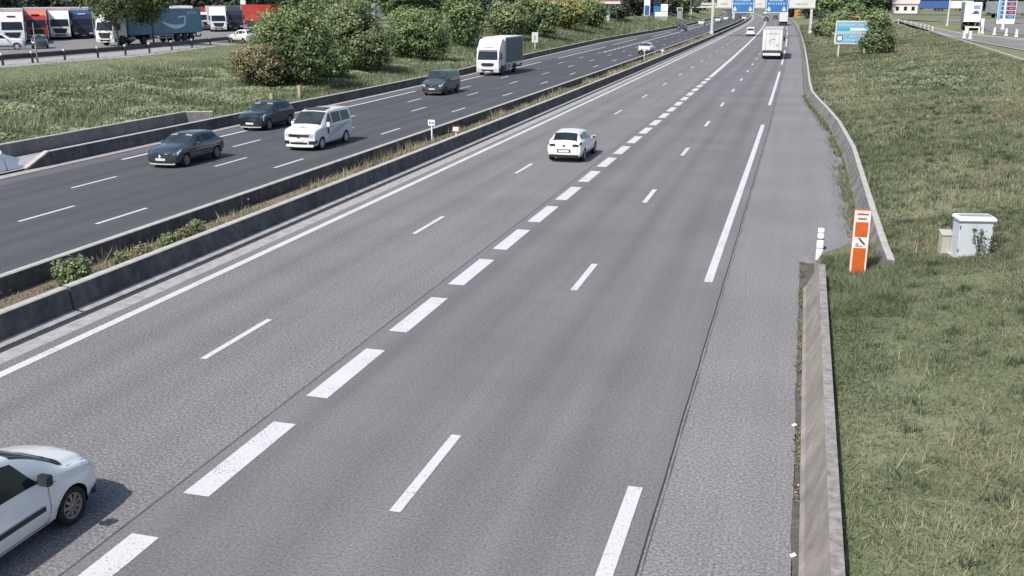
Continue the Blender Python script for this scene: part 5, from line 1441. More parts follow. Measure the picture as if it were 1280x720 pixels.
def small_growth():
    rng = np.random.default_rng(15); n = 5200; Y = 15+75*rng.random(n)**1.4; X = np.clip(rng.normal(-18.95, .5, n), -19.95, -18.05)
    m_ = vnoise(Y, X*2, .9, 61); k = m_ > .52; X, Y, m_ = X[k], Y[k], m_[k]; hh = rng.random(len(X))*(m_-.45)*.75
    C = np.stack([X, Y, .14+hh], 1); t = np.clip(.15+1.3*hh+rng.normal(.1, .15, len(X)), 0, 1); red = vnoise(Y, X, 1.4, 62) > .55
    for sel, m2, lab in ((red, 'rust', 'reddish low weeds scattered in the planted median'), (~red, 'weed', 'small green leafy weeds scattered in the planted median')):
        tag(mesh_np('weeds', leaves_np(C[sel], np.full(sel.sum(), .075), t[sel], rng), 4, t[sel], LEAF[m2]), lab, 'weeds', kind='stuff')
    n = 2600; Y = rng.uniform(12.5, 28, n); X = .5-np.abs(rng.normal(0, .055, n)); k = vnoise(Y, X, .5, 63) > .42; X, Y = X[k], Y[k]
    C = np.stack([X, Y, .012+.02*rng.random(len(X))], 1); t = np.clip(rng.normal(.35, .25, len(X)), 0, 1)
    tag(mesh_np('leaf_litter', leaves_np(C, np.full(len(X), .04), t, rng, face=np.tile(np.array([[0, 0, 1.5]]), (len(X), 1))), 4, t, LEAF['straw']), 'dead leaves and grit swept against the near barrier', 'leaf litter', kind='stuff')
    for x, y, lab in ((.40, 13.5, 'white scrap of litter at the barrier foot, bottom of the picture'), (.36, 18.3, 'white scrap of litter at the barrier foot, further along')):
        e = empty('litter', (x, y, .005), .6); tag(e, lab, 'litter')
        q = MB(); q.add([(-.05,-.035,0),(.045,-.03,.012),(.05,.035,.03),(-.04,.03,.008),(0,0,.035)], [[0,1,4],[1,2,4],[2,3,4],[3,0,4],[0,3,2,1]]); q.build('scrap', M['sign_white'], e)
small_growth()

def tall_weed(X, Y, label, seed, h=1.0):
    rng = np.random.default_rng(seed); e = empty('tall_weed', (X, Y, terrain(X, Y))); tag(e, label, 'weed', 'tall weeds before the cabinet')
    q = MB(); C = []
    for k in range(5):
        a = rng.uniform(0, 6.28); l = rng.uniform(.05, .3); tip = Vector((math.cos(a)*l, math.sin(a)*l*.5, h*rng.uniform(.6, 1.0))); q.tube((0,0,-.1), tip, .010, .004, 5, caps=False)
        for m_ in range(9): u = rng.uniform(.2, 1); C.append([tip.x*u+rng.normal(0, .05), tip.y*u+rng.normal(0, .04), tip.z*u])
    q.build('stem', M['bark'], e); C = np.array(C); t = np.clip(rng.normal(.25, .15, len(C)), 0, 1)
    mesh_np('foliage', leaves_np(C, np.full(len(C), .075), t, rng), 4, t, LEAF['mid'], e)
tall_weed(5.05, 29.30, 'tall weed in front of the cabinet door seam', 61, .85)
tall_weed(5.28, 29.36, 'tall weed at the right corner of the cabinet front', 62, .75)
tall_weed(5.52, 29.62, 'bushy weed against the right side of the cabinet', 63, .95)
# ------------------------------------------------------------------ traffic
def heading(X, Y): return -math.atan((bend(X, Y+2)-bend(X, Y-2))/4)*-1
build_white_supermini(-11.05, 11.45)
r, sh = five_door('hatchback_car', -11.02, 48.15+2.18, 0.0, 'white five-door hatchback alone in the middle of the near carriageway, seen from behind', M['white_paint'], HATCH_ST, 1.80, 2.65, .85, .32, M['rim'], 'plain', dims=HATCH_DIMS)
car_front(r, sh, M['black_plastic']); car_rear(r, sh, M['lamp_dark'], .52)
b = MB(); b.box(-.055, .055, -sh.L/2-.02, -sh.L/2+.01, .80, .88, 0, .01); b.build('emblem', M['ink'], r)
r, sh = five_door('hatchback_car', -29.08, 41.15+2.18, PI, 'dark blue-grey hatchback with a large diamond emblem on its nose', M['dark_paint'], HATCH_ST, 1.81, 2.67, .86, .325, M['rim'], 'plain', 10, dims=HATCH_DIMS)
car_front(r, sh, M['black_plastic'], badge='diamond'); car_rear(r, sh, M['lamp_red'], .55)
q = MB()
for x in (-.36, .12): q.box(x, x+.28, sh.L/2-1.86, sh.L/2-1.72, 1.10, 1.112)
r, sh = five_door('suv_car', -32.25, 54.9+2.15, PI, 'black crossover car at the roadside edge line behind the white minibus', M['black_paint'], SUV_ST, 1.80, 2.65, .86, .345, M['rim'], 'slant', 5, dims=SUV_DIMS)
car_front(r, sh, M['black_plastic'], badge='disc'); car_rear(r, sh, M['lamp_red'], .6)
build_van(-25.42, 48.1, PI, 'white minibus with dark side windows and grey swoosh stripes on its flank', M['white_paint'], M['rim_white'], stripes=True, hbar=True)
build_van(-29.75, 80.2, PI, 'dark grey-green people carrier in the middle lane ahead of the truck', M['teal_paint'], M['rim_dark'], name='people_carrier')
rigid_truck(-32.0, 103.3, PI, 'white-cabbed truck with dark green curtain sides on the left carriageway')
r, sh = five_door('suv_car', -22.75, 151.4+2.15, PI, 'white car with dark lower bumper approaching beside the median in the distance', M['white_paint'], SUV_ST, 1.82, 2.65, .86, .345, M['rim'], 'plain', 5, dims=SUV_DIMS)
car_front(r, sh, M['black_plastic']); end_strip(r, sh, 'bumper', -.78, .78, .24, .62, M['black_plastic'], .03); car_rear(r, sh, M['lamp_red'], .6)
# small, far away: copies of one dark and one white car
def far_car(X, Y, rz, label, paint, nm='distant_car'):
    r, sh = five_door(nm, X, Y, rz, label, paint, SUV_ST, 1.80, 2.65, .86, .33, M['rim_dark'], 'plain', 5, dims=SUV_DIMS)
    car_front(r, sh, M['black_plastic']); car_rear(r, sh, M['lamp_red'], .6); tag(r, group='cars far down the motorway'); return r
def again(src, X, Y, rz, label):
    c = copy_tree(src); c.location = (X, Y, 0); c.rotation_euler = (0, 0, rz); c['label'] = label; return c
dk = far_car(-30.6, 270, PI, 'dark car far away on the left carriageway, nearer of two dark ones before the gantry', M['dark_paint'])
again(dk, -33.8, 291, PI, 'dark car far away at the left road edge, behind the nearer dark car')
again(dk, -14.6, 402, .03, 'dark car far away left of the solid white line, under the first blue board')
again(dk, -12.6, 448, .03, 'dark car far away beyond the second white lorry')
wt = far_car(-32.2, 336, PI, 'white car far away on the left carriageway just left of the median gantry leg', M['white_paint'])
again(wt, -15.4, 425, .03, 'white car far away beside the distant dark car under the first blue board')
again(wt, -24.2, 430, PI, 'white car far away right of the median gantry leg on the left carriageway')
again(wt, -30.8, 420, PI, 'pale car far away in the queue right of the median gantry leg')
again(dk, -27.6, 452, PI, 'dark car far away in the queue right of the median gantry leg')
again(wt, -22.5, 600, .05, 'white car at the vanishing end of the near carriageway')
v = build_van(-30.6, 378, PI, 'white van far away directly behind the median gantry leg', M['white_paint'], M['rim'], panel=True, name='panel_van')
v = build_van(-11.75, 234.7, 0.02, 'white van driving away, alone left of the long solid line before the gantry', M['white_paint'], M['rim'], panel=True, name='panel_van')
# lorries going away
r = articulated('articulated_lorry', -4.35, 143.2+16.15, .010, 'big white box lorry driving away in the slow lane, faint swoosh on its doors', M['white_paint'], M['box_white'], L=13.6, frame=M['box_white'], H=4.0)
yr = -2.55-13.6
rear_doors(r, yr-.012, M['box_white'], 2.5, 1.2, 3.94)
q = MB(); q.box(-1.27, 1.27, yr-.05, yr+13.55, 4.0, 4.03); q.build('box_roof', M['box_pink'], r)
q = MB(); q.box(-1.15, 1.15, yr-.10, yr-.02, .52, .86, 0, .02); q.build('rear_bumper', M['sign_back'], r)
q = MB(); q.box(-1.2, 1.2, yr-.085, yr-.02, .92, 1.14, 0, .02); q.build('light_bar', M['steel_dark'], r)
for sd in (-1, 1):
    q = MB(); q.box(sd*.7, sd*1.15, yr-.11, yr-.08, .96, 1.10); q.build('tail_light', M['lamp_red'], r)
    q = MB(); q.box(sd*.6, sd*1.0, yr-.04, yr-.025, 1.30, 1.42); q.build('marker_strip', M['grey_plastic'], r)
q = MB()
V = []; n = 14
for k in range(n+1):
    t = k/n; x = -.55+1.0*t; z = 2.25+.42*math.sin(t*PI*.75)
    V += [(x, yr-.052, z-.035-.03*math.sin(t*PI)), (x, yr-.052, z+.035+.03*math.sin(t*PI))]
q.add(V, [[2*i, 2*i+2, 2*i+3, 2*i+1] for i in range(n)])
V = []
for k in range(n+1):
    t = k/n; x = -.45+.85*t; z = 1.98+.30*math.sin(t*PI*.8)
    V += [(x, yr-.052, z-.02), (x, yr-.052, z+.02)]
q.add(V, [[2*i, 2*i+2, 2*i+3, 2*i+1] for i in range(n)])
q.box(.55, .66, yr-.055, yr-.048, 1.7, 2.0); q.box(.72, .80, yr-.055, yr-.048, 1.8, 2.1); q.box(-.75, .75, yr-.055, yr-.048, 3.35, 3.43)
q.build('swoosh', M['curtain_grey'], r)
r = articulated('articulated_lorry', -7.35, 338+16.15, .024, 'white lorry with tall plain back, farther away under the second blue board', M['white_paint'], M['box_white'], L=13.6, frame=M['box_white'], H=4.0)
rear_doors(r, -16.16, M['box_white'], 2.5, 1.2, 3.94)
e = empty('roadworks_trailer', (-3.4, 432, terrain(-3.4, 432)*0+.05)); tag(e, 'orange board on a frame standing at the road edge beyond the gantry', 'sign trailer')
q = MB(); q.box(-1.4, 1.4, -.1, .1, 1.0, 4.0, 0, .05); q.build('panel', M['beige_wood'], e)
q = MB(); q.box(-1.2, 1.2, -.16, -.1, 1.4, 3.6, 0, .03); q.build('orange_face', M['lamp_amber'], e)
q = MB(); q.box(-1.2, -1.0, -.1, .1, 0, 1.1); q.box(1.0, 1.2, -.1, .1, 0, 1.1); q.box(-1.3, 1.3, -.6, .6, -.05, .1); q.build('frame', M['steel_dark'], e)

# ---- lorry park
ZP = 2.76; A = PI+.71; gp_ = 'lorries parked nose-out in a row'
articulated('parked_lorry', -86.2, 97.0, A, 'white high-roofed lorry at the left picture edge, first in the parked row', M['white_paint'], M['box_pink'], ZP, gp_, L=12, top=M['ink'])
articulated('parked_lorry', -91.6, 107.2, A, 'red lorry with faded red roof in the parked row', M['red_paint'], M['box_pink'], ZP, gp_, L=12, defl=True, roof=3.70, top=M['ink'])
articulated('parked_lorry', -92.2, 112.1, A, 'white lorry with big dark grille parked between the red and the blue one', M['white_paint'], M['box_pink'], ZP, gp_, L=12)
articulated('parked_lorry', -91.7, 115.9, A, 'dark blue lorry in the parked row behind the slim tree', M['navy_paint'], M['box_pink'], ZP, gp_, L=12, top=M['sign_white'])
# faded roof fairings
def fairing(o, mat, roof):
    q = MB(); q.prism_x([(-.58,3.0),(-1.22,roof-.02),(-1.6,roof+.05),(-2.27,roof+.05),(-2.27,2.98)], -1.245, 1.245, 0, .04); q.build('roof_fairing', mat, o)
fairing(bpy.data.objects['parked_lorry.001'], M['salmon_paint'], 3.70)
fairing(bpy.data.objects['parked_lorry.003'], M['blue_paint'], 3.62)
bl = articulated('parked_lorry', -75.3, 98.6, PI-.055, 'lorry with white cab and blue trailer bearing a pale curved arrow, behind the slim trees', M['white_paint'], M['trailer_blue'], ZP, L=13.6, frame=M['trailer_blue'], H=3.95)
# pale curved arrow and small word on the blue flank that faces the motorway (local -X ... +X side decided by heading)
def flank_mark(o):
    sx_ = -1.296     # local -X faces the motorway when the lorry points towards us
    y0 = -2.55
    def P(u, z): return (sx_, y0-u, z)          # u metres back from the trailer front
    q = MB(); n = 22; V = []
    for k in range(n+1):
        t = k/n; u = 6.0+4.3*t; z = 2.75-.95*math.sin(PI*min(1, .10+.62*t))+.10*t
        w = .04+.22*math.sin(PI*(.06+.80*t))
        V += [P(u, z-w), P(u, z+w*.8)]
    q.add(V, [[2*i, 2*i+1, 2*i+3, 2*i+2] for i in range(n)])
    q.add([P(8.9,3.02), P(10.5,3.16), P(10.62,2.98), P(9.1,2.84)], [[0,1,2,3]])
    q.add([P(10.5,3.16), P(10.62,2.98), P(10.36,1.95), P(10.08,2.02), P(10.22,2.9)], [[0,1,2,3,4]])
    m_ = q.build('curved_arrow', M['trailer_mark'], o)
    cu = bpy.data.curves.new('lettering', 'FONT'); cu.body = 'prime'; cu.size = .78; cu.align_x = 'CENTER'
    t_ = bpy.data.objects.new('tmp', cu); COL.objects.link(t_)
    me = bpy.data.meshes.new_from_object(t_.evaluated_get(bpy.context.evaluated_depsgraph_get())); bpy.data.objects.remove(t_); me.name = 'lettering'
    for vv in me.vertices:
        a, b2 = vv.co.x, vv.co.y; vv.co = (sx_-.002, y0-11.75-a*1.0, 3.28+b2)
    me.materials.clear(); me.materials.append(M['trailer_mark']); link_mesh('lettering', me, M['trailer_mark'], o)
flank_mark(bl)
articulated('parked_lorry', -98.5, 150.5, A, 'white lorry cab half hidden behind the tail of the blue trailer', M['white_paint'], M['box_white'], ZP, L=10)
articulated('parked_lorry', -90.6, 147.0, A-.10, 'tall white lorry standing clear right of the blue trailer', M['white_paint'], M['box_pink'], ZP, L=11, roof=3.9)
articulated('parked_lorry', -97.6, 155.0, A-.05, 'low white lorry cab left of and behind the tall white lorry', M['white_paint'], M['red_paint'], ZP, L=9, defl=False, H=3.7, frame=M['red_paint'])
articulated('parked_lorry', -92.0, 154.5, A-.10, 'black lorry cab right of the tall white lorry', M['black_paint'], M['curtain_green'], ZP, L=10, defl=True, roof=3.4)
def lone_trailer(X, Y, rz, label, mat, L=12.5, z=ZP, H=3.98):
    r = empty('parked_trailer', (X, Y, z), rz); tag(r, label, 'trailer')
    semi_trailer(r, 0, L, mat, z1=H, frame=mat); rear_doors(r, -L-.012, mat, 2.5, 1.2, H-.06); return r
lone_trailer(-95.5, 175, PI+1.1, 'red trailer parked right of the black lorry cab', M['red_paint'], 10, H=4.1)
lone_trailer(-92, 215, PI+1.25, 'white trailer top seen above the big dark green bush', M['box_white'], 16, H=4.2)
r, sh = five_door('parked_car', -79.9, 88.3, -.835, 'white parked car in front of the first lorry, seen from the side', M['white_paint'], SUV_ST, 1.8, 2.65, .86, .34, M['rim_white'], 'plain', 5, dims=SUV_DIMS)
r.location.z = ZP
r, sh = five_door('parked_car', -78.3, 91.8, A, 'dark small car parked beyond the nose of the white parked car', M['dark_paint'], scale_st(HATCH_ST, 3.6, 1.42, 1.66), 1.66, 2.3, .72, .30, M['rim'], 'plain', 5, dims=scale_dims(HATCH_DIMS, 3.6/4.36))
r.location.z = ZP
r, sh = five_door('parked_car', -66.6, 113.2, -2.0+PI, 'cream car at the end of the guardrail beside the big bush', M['box_cream'], scale_st(SUV_ST, 3.9, 1.6, 1.7), 1.7, 2.4, .78, .31, M['rim'], 'plain', 5, dims=scale_dims(SUV_DIMS, 3.9/4.30))
r.location.z = 2.62
pole('lamp_pole', -103, 205, 2.6, 9, .45, 'thick white pole rising behind the red trailer', 'sign_white', 'pole')
e = empty('round_sign', (-107, 183, 2.6)); tag(e, 'round white sign on a post behind the low white lorry cab', 'road sign')
q = MB(); q.tube((0,0,-.2), (0,0,4.0), .12, .12, 8); q.build('post', M['galv'], e)
q = MB(); q.add([(.62*math.cos(a*PI/10), -.1, 4.6+.75*math.sin(a*PI/10)) for a in range(20)], [list(range(20))]); q.add([(.62*math.cos(a*PI/10), .0, 4.6+.75*math.sin(a*PI/10)) for a in range(20)], [list(range(20))[::-1]]); q.build('disc', M['sign_back'], e)
e = empty('notice_board', (-61.5, 118.5, terrain(-61.5, 118.5)), .2); tag(e, 'small white board on two legs showing between the first two large bank trees', 'notice board')
q = MB(); q.box(-.9, .9, -.05, .05, 2.3, 3.9, 0, .03); q.build('panel', M['sign_white'], e)
q = MB(); q.box(-.7, -.6, 0, .1, -.2, 2.4); q.box(.6, .7, 0, .1, -.2, 2.4); q.build('leg', M['galv'], e)

# ---- service station on the left
sb = empty('service_station', (-62, 262, 2.4), .16); tag(sb, 'service station canopy with red and white fascia behind the bank trees', 'building')
q = MB(); q.box(-14, 16, 0, 14, 4.35, 5.1, 0, .04); q.build('white_fascia', M['box_white'], sb)
q = MB(); q.box(-14.1, 16.1, -.1, 14.1, 5.1, 6.4, 0, .04); q.build('red_fascia', M['roof_red'], sb)
for x in (-11, -3, 5, 13):
    for y in (2, 11):
        q = MB(); q.box(x-.25, x+.25, y-.25, y+.25, -.4, 4.4); q.build('column', M['sign_back'], sb)
q = MB(); q.box(-12, 10, 9, 13.5, -.4, 4.3); w_ = q.build('shop', M['box_pink'], sb)
for x in (-10, -6.5, -3, .5, 4, 7): q = MB(); q.box(x-1.4, x+1.4, 8.93, 9.0, .4, 3.2); q.build('shop_window', M['glass'], w_)
for x in (-7, 1, 9):
    q = MB(); q.box(x-.5, x+.5, 2.2, 2.8, -.2, 1.9, 0, .04); q.box(x-.9, x+.9, 1.8, 3.2, -.2, .15); q.build('fuel_pump', M['red_paint'], sb)
pole('station_pole', -57.5, 296, 2.4, 9, .38, 'white pole right of the red canopy', 'sign_white', 'pole')
def totem(X, Y, z, w, h0, h1, label, mats, th=.5):
    e = empty('totem_sign', (X, Y, z)); tag(e, label, 'sign')
    q = MB(); q.box(-w/2+.1, w/2-.1, -.1, .1, -.2, h0+.1); q.build('leg', M['galv'], e)
    q = MB(); q.box(-w/2, w/2, -th/2, th/2, h0, h1, 0, .05); p = q.build('panel', M[mats[0]], e)
    n = len(mats)-1
    for k, m_ in enumerate(mats[1:]):
        a = h0+.15+(h1-h0-.3)*k/n; b = h0+.15+(h1-h0-.3)*(k+1)/n-.08
        q = MB(); q.box(-w/2+.2, w/2-.2, -th/2-.02, -th/2, a, b); q.build('field', M[m_], p)
    return e
totem(-49.0, 330, 1.9, 1.9, 1.0, 7.5, 'white totem with a blue field left of the white notice boards', ('sign_white', 'box_blue', 'sign_white'))
totem(-46.6, 336, 1.9, 2.6, 1.2, 6.8, 'dark blue totem beside the white totem', ('navy_paint', 'sign_blue', 'navy_paint'))
totem(-43.5, 330, 1.6, 2.2, 2.6, 4.9, 'upper white board of the pair on the far left bank', ('sign_white', 'sign_white'), .15)
totem(-42.8, 318, 1.2, 3.9, 1.6, 3.0, 'wide white board below the upper one on the far left bank', ('sign_white', 'box_white'), .15)
totem(-41.2, 352, 1.5, 2.0, 2.6, 3.8, 'pale board with dark centre right of the pair of white boards', ('sign_back', 'grey_plastic'), .15)
e = empty('shop_sign', (-55.3, 300, 2.3)); tag(e, 'small white board with red lettering in front of the station pole', 'sign')
q = MB(); q.box(-1.1, 1.1, -.1, .1, .6, 2.6, 0, .03); p_ = q.build('panel', M['sign_white'], e)
q = MB(); words_(q, -.8, .8, 1.5, .5, -.105, seed=77); q.build('lettering', M['signal_red'], p_)
q = MB(); q.box(-.8, -.7, 0, .1, -.3, .7); q.box(.7, .8, 0, .1, -.3, .7); q.build('leg', M['galv'], e)
# portal over the left carriageway
e = empty('portal_frame', (-40.5, 455, 0), .06); tag(e, 'pale concrete portal over the far end of the left carriageway', 'gantry')
for x in (-8, 1.5, 10.2):
    q = MB(); q.box(x-.5, x+.5, -.5, .5, -.2, 6.4, 0, .05); q.build('column', M['galv_light'], e)
q = MB(); q.box(-9, 11, -.7, 3.5, 5.6, 6.6, 0, .05); q.build('beam', M['galv_light'], e)
q = MB(); q.box(-8.5, 10.6, -.6, 3.3, 4.5, 4.9); q.build('lower_beam', M['galv_light'], e)
for k, x in enumerate((-5.5, 4.5)):
    q = MB(); q.box(x-1.8, x+1.8, -.85, -.72, 5.2, 7.2, 0, .05); q.build('panel', M['steel_dark'], e)
pole('lamp_pole', -37.6, 352, .6, 10, .16, 'thin lamp pole on the left bank just before the portal', 'galv', 'lamp pole', 1.5, True)
pole('lamp_pole', 19.0, 430, 3.5, 9, .35, 'slender pale lamp pole beyond the right bank', 'sign_back', 'lamp pole', 1.5, True)

# ---- right side: slip road, rails, lorries, price totem
def slip():
    mb = MB()
    lo = [(18.95,250),(18.9,182),(19.4,160),(20.2,140),(22.2,118),(26,95),(34,70),(60,30)]; hi = [(20.6,255),(20.5,185),(21.6,165),(26.6,143),(33,120),(45,95),(60,70),(90,40)]
    vs = []
    for (a, b), (c, d) in zip(lo, hi): vs += [(a, b, ramp_height(b)+.03), (c, d, ramp_height(d)+.03)]
    mb.add(vs, [[2*i, 2*i+1, 2*i+3, 2*i+2] for i in range(len(lo)-1)]); tag(mb.build('slip_road', M['asph_lot']), kind='structure')
    mb = MB(); ys = [30, 60, 80, 100, 120, 140, 160, 176]
    vs = []
    for y in ys: vs += [(18.75, y, ramp_height(y)-.1), (18.75, y, ramp_height(y)+.16), (18.98, y, ramp_height(y)+.16), (18.98, y, ramp_height(y)-.1)]
    for k in range(3): mb.add(vs, [[4*i+k, 4*i+4+k, 4*i+5+k, 4*i+1+k] for i in range(len(ys)-1)])
    tag(mb.build('kerb', M['conc_top']), kind='structure')
    mb = MB(); vs = []
    for (a, b) in lo[:-1]: vs += [(a-.1, b, ramp_height(b)+.034), (a+.30, b, ramp_height(b)+.036)]
    mb.add(vs, [[2*i, 2*i+1, 2*i+3, 2*i+2] for i in range(len(lo)-2)]); tag(mb.build('kerb', M['conc_light']), kind='structure')
    mb = MB(); vs = [(27.5,172),(30.5,156),(37,132),(52,104),(140,104),(140,262),(30,262),(27,205)]
    mb.add([(x, y, ramp_height(y)+.02) for x, y in vs], [list(range(8))]); tag(mb.build('forecourt_pavement', M['asph_lot']), kind='structure')
slip()
def side_road():
    mb = MB(); pts = [((19.4,262),(19.2,272)),((22.5,246),(23.5,254)),((26.8,225),(27.2,233)),((31,222),(31,230))]
    for (a, b), (c, d) in zip(pts, pts[1:]): mb.quad((*a, ramp_height(a[1])+.025), (*c, ramp_height(c[1])+.025), (*d, ramp_height(d[1])+.025), (*b, ramp_height(b[1])+.025))
    mb.quad((20, 330, 3.63), (70, 330, 3.63), (70, 352, 3.63), (20, 352, 3.63))
    tag(mb.build('side_road', M['asph_lot']), kind='structure')
    mb = MB(); hi = [(20.5,185),(21.6,165),(26.6,143),(33,120),(45,95)]; vs = []
    for x, y in hi: z = ramp_height(y)+.03; vs += [(x, y, z-.02), (x+.02, y, z+.16), (x+.26, y+.1, z+.16), (x+.28, y+.1, z-.1)]
    for k in range(3): mb.add(vs, [[4*i+k, 4*i+4+k, 4*i+5+k, 4*i+1+k] for i in range(len(hi)-1)])
    tag(mb.build('kerb', M['conc_top']), kind='structure')
side_road()
rf = empty('crash_rail', (19.2, 205, 2.9)); tag(rf, 'white post-and-rail barrier curving along the near side of the slip road', 'crash barrier')
pp = [(19.1, 174), (19.15, 180), (19.3, 187), (19.45, 195), (19.45, 203), (19.4, 212), (19.1, 222), (18.6, 232), (18.0, 242), (17.4, 252)]
q = MB()
for (x0, y0), (x1, y1) in zip(pp, pp[1:]):
    for z0, z1 in ((.55, .85),):
        zz0, zz1 = terrain(x0, y0)-2.9, terrain(x1, y1)-2.9
        q.add([(x0-19.2, y0-205, zz0+z0), (x1-19.2, y1-205, zz1+z0), (x1-19.2, y1-205, zz1+z1), (x0-19.2, y0-205, zz0+z1),
               (x0-19.1, y0-205, zz0+z0), (x1-19.1, y1-205, zz1+z0), (x1-19.1, y1-205, zz1+z1), (x0-19.1, y0-205, zz0+z1)], [[0,1,2,3],[7,6,5,4],[3,2,6,7],[0,4,5,1]])
q.build('rail', M['sign_back'], rf)
for x, y in pp:
    z = terrain(x, y)-2.9; q = MB(); q.box(x-19.2-.08, x-19.2+.12, y-205-.09, y-205+.09, z-.2, z+.9); q.build('post', M['sign_back'], rf)
# bollards
b0 = empty('bollard', (0, 0, 0)); tag(b0, 'x', 'bollard', 'white bollards along the slip road')
q = MB(); q.box(-.16, .16, -.16, .16, -.1, .95, 0, .05); q.build('shaft', M['sign_white'], b0)
q = MB(); q.box(-.26, .26, -.26, .26, -.1, .14, 0, .03); q.build('foot', M['sign_white'], b0)
q = MB(); q.box(-.20, .20, -.20, .20, .95, 1.08, 0, .05); q.build('cap', M['sign_white'], b0)
bl_ = [(20.2, 147.5, 'left white bollard of the near pair at the inner kerb of the slip road'), (20.9, 147.2, 'right white bollard of the near pair at the inner kerb of the slip road'),
       (23.3, 169, 'first white bollard from the left along the outer kerb of the slip road'), (25.2, 166.5, 'second white bollard from the left along the outer kerb'), (26.3, 163, 'third white bollard from the left along the outer kerb'),
       (27.2, 159, 'fourth white bollard from the left along the outer kerb'), (27.9, 155.5, 'fifth white bollard along the outer kerb, below the tall white pole'), (28.6, 152, 'sixth white bollard along the outer kerb'), (29.4, 149, 'last white bollard at the right edge of the picture')]
for k, (x, y, lab) in enumerate(bl_):
    o = b0 if k == 0 else copy_tree(b0)
    o.location = (x, y, ramp_height(y)+.03); o['label'] = lab; o.scale = (.85, .85, .85)
e = empty('kerb_frame', (24.2, 167.8, ramp_height(168)+.03), -.7); tag(e, 'low white hoop rail between the first two outer bollards', 'hoop rail')
q = MB()
for x in (-.9, .9): q.box(x-.09, x+.09, -.09, .09, -.1, .8)
q.box(-.99, .99, -.09, .09, .72, .9); q.build('hoop', M['sign_white'], e)
pole('lamp_pole', 30.6, 182.5, 3.1, 9, .22, 'tall white pole on the forecourt in front of the price totem', 'sign_white', 'pole')
pole('lamp_pole', 24.6, 202, 3.3, 9, .16, 'grey-white pole left of the white-backed lorry', 'sign_back', 'pole')
lt = lone_trailer(26.4, 178.5+12, -.09, 'box lorry with a white back bearing blue print, grey sides, on the forecourt', M['curtain_grey'], 12, z=3.2, H=4.25)
q = MB(); yb = -12-.06
q.box(-1.2, 1.2, yb-.02, yb, 1.25, 4.2); pn = q.build('back_panel', M['sign_white'], lt)
q = MB(); q.box(.05, 1.0, yb-.03, yb-.02, 3.25, 3.75, 0, .0); q.box(.0, .95, yb-.03, yb-.02, 2.42, 2.72); q.add([(-.25, yb-.027, 2.42), (.05, yb-.027, 2.42), (.05, yb-.027, 2.72)], [[0,1,2]]); q.box(.12, .75, yb-.03, yb-.02, 2.72, 2.95); q.build('blue_print', M['box_blue'], pn)
q = MB(); words_(q, .10, .95, 3.40, .22, yb-.036, seed=91); q.build('lettering', M['sign_white'], pn)
e = empty('white_crate', (28.75, 193, ramp_height(193)+.02), -.1); tag(e, 'white cabinet standing right of the white-backed lorry', 'cabinet')
q = MB(); q.box(-.6, .6, -.5, .5, 0, 1.4, 0, .04); h_ = q.build('housing', M['sign_white'], e); q = MB(); q.box(-.03, .03, -.52, -.5, .1, 1.4); q.build('door_gap', M['grey_plastic'], h_)
# fuel price totem
e = empty('price_totem', (36.2, 214, 3.45), -.10); tag(e, 'tall price totem with rows of blue and dark red price fields', 'sign')
q = MB(); q.box(-1.55, 1.55, -.3, .3, 0, 9, 0, .06); p_ = q.build('panel', M['sign_white'], e)
q = MB(); q.box(-1.48, -1.08, -.33, -.3, .6, 8.8); q.build('side_stripe', M['sign_pale_blue'], p_)
for k in range(6):
    z = .95+k*.78
    q = MB(); q.box(-1.05, .05, -.33, -.3, z, z+.66); q.build('fuel_field', M['box_blue'], p_)
    q = MB(); q.box(.06, 1.45, -.33, -.3, z, z+.66); fp_ = q.build('price_field', M['sign_blue'] if k < 1 else (M['navy_paint'] if k > 3 else plain('wine_field', (.16,.02,.07), .4)), p_)
    q = MB(); words_(q, .40, 1.15, z+.20, .22, -.335, seed=200+k); q.build('digits', M['sign_back'], fp_)
lone_trailer(56, 286, -1.2, 'grey trailer at the right edge of the picture beyond the price totem', M['curtain_grey'], 13.6, z=3.5)
r = lone_trailer(41.5, 452, 1.47, 'long blue trailer far away at the top right', M['box_blue'], 13, z=3.5, H=4.0)
r = lone_trailer(54.8, 452, 1.47, 'long white trailer far away, end to end with the blue one', M['box_white'], 9, z=3.5, H=4.0)
e = empty('low_house', (31.5, 372, terrain(31.5, 372)-.3), -.2); tag(e, 'small white house with pale roof half hidden by trees above the upright shrub', 'building')
q = MB(); q.box(-4, 4, 0, 6, 0, 3.4); w_ = q.build('wall', M['box_white'], e)
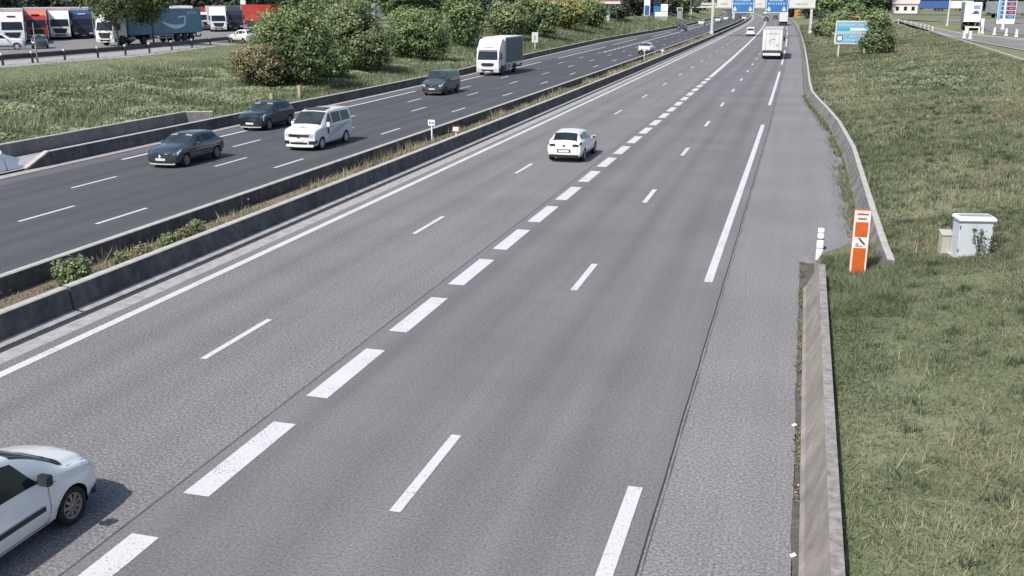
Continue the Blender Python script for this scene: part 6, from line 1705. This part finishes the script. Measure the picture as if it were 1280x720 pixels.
q = MB(); q.prism_x([(-.4,3.35),(3,5.0),(6.4,3.35)], -4.4, 4.4, 0); q.build('roof', M['box_pink'], e)
for x in (-2.4, .2, 2.6): q = MB(); q.box(x-.5, x+.5, -.03, .02, 1.2, 2.5); q.build('window', M['glass'], w_)

# ------------------------------------------------------------------ camera, sky, sun
cam = bpy.data.cameras.new('camera'); co_ = bpy.data.objects.new('camera', cam); COL.objects.link(co_)
cam.sensor_width = 36; cam.lens = 1252.79/1280*36; cam.clip_end = 6000; cam.clip_start = .2
pit, yaw, rol = .279895, .276403, .000606
fwd = Vector((-math.sin(yaw)*math.cos(pit), math.cos(yaw)*math.cos(pit), -math.sin(pit))); rgt = Vector((math.cos(yaw), math.sin(yaw), 0)); up_ = rgt.cross(fwd)
r2 = rgt*math.cos(rol)+up_*math.sin(rol); u2 = r2.cross(fwd)
co_.matrix_world = Matrix(((r2.x, u2.x, -fwd.x, 0), (r2.y, u2.y, -fwd.y, 0), (r2.z, u2.z, -fwd.z, 7.738), (0, 0, 0, 1)))
scene.camera = co_

SUN = Vector((-.32, -.76, 1.0)).normalized()
el = math.asin(SUN.z)
w = bpy.data.worlds.new('World'); scene.world = w; w.use_nodes = True
nt = w.node_tree; bg = nt.nodes['Background']; sky = nt.nodes.new('ShaderNodeTexSky')
sky.sky_type = 'NISHITA'; sky.sun_disc = False; sky.sun_elevation = el; sky.sun_rotation = math.atan2(SUN.x, SUN.y)
sky.dust_density = 2.0; sky.air_density = 1.0
nt.links.new(sky.outputs[0], bg.inputs[0]); bg.inputs[1].default_value = .15
sl = bpy.data.lights.new('sun', 'SUN'); sl.energy = 4.9; sl.angle = math.radians(.53); sl.color = (1.0, .955, .90)
so = bpy.data.objects.new('sun', sl); COL.objects.link(so); so.rotation_euler = (-SUN).to_track_quat('-Z', 'Y').to_euler()
scene.view_settings.view_transform = 'Standard'; scene.view_settings.look = 'None'; scene.view_settings.exposure = 0; scene.view_settings.gamma = 1
scene.cycles.max_bounces = 6; scene.cycles.transparent_max_bounces = 6
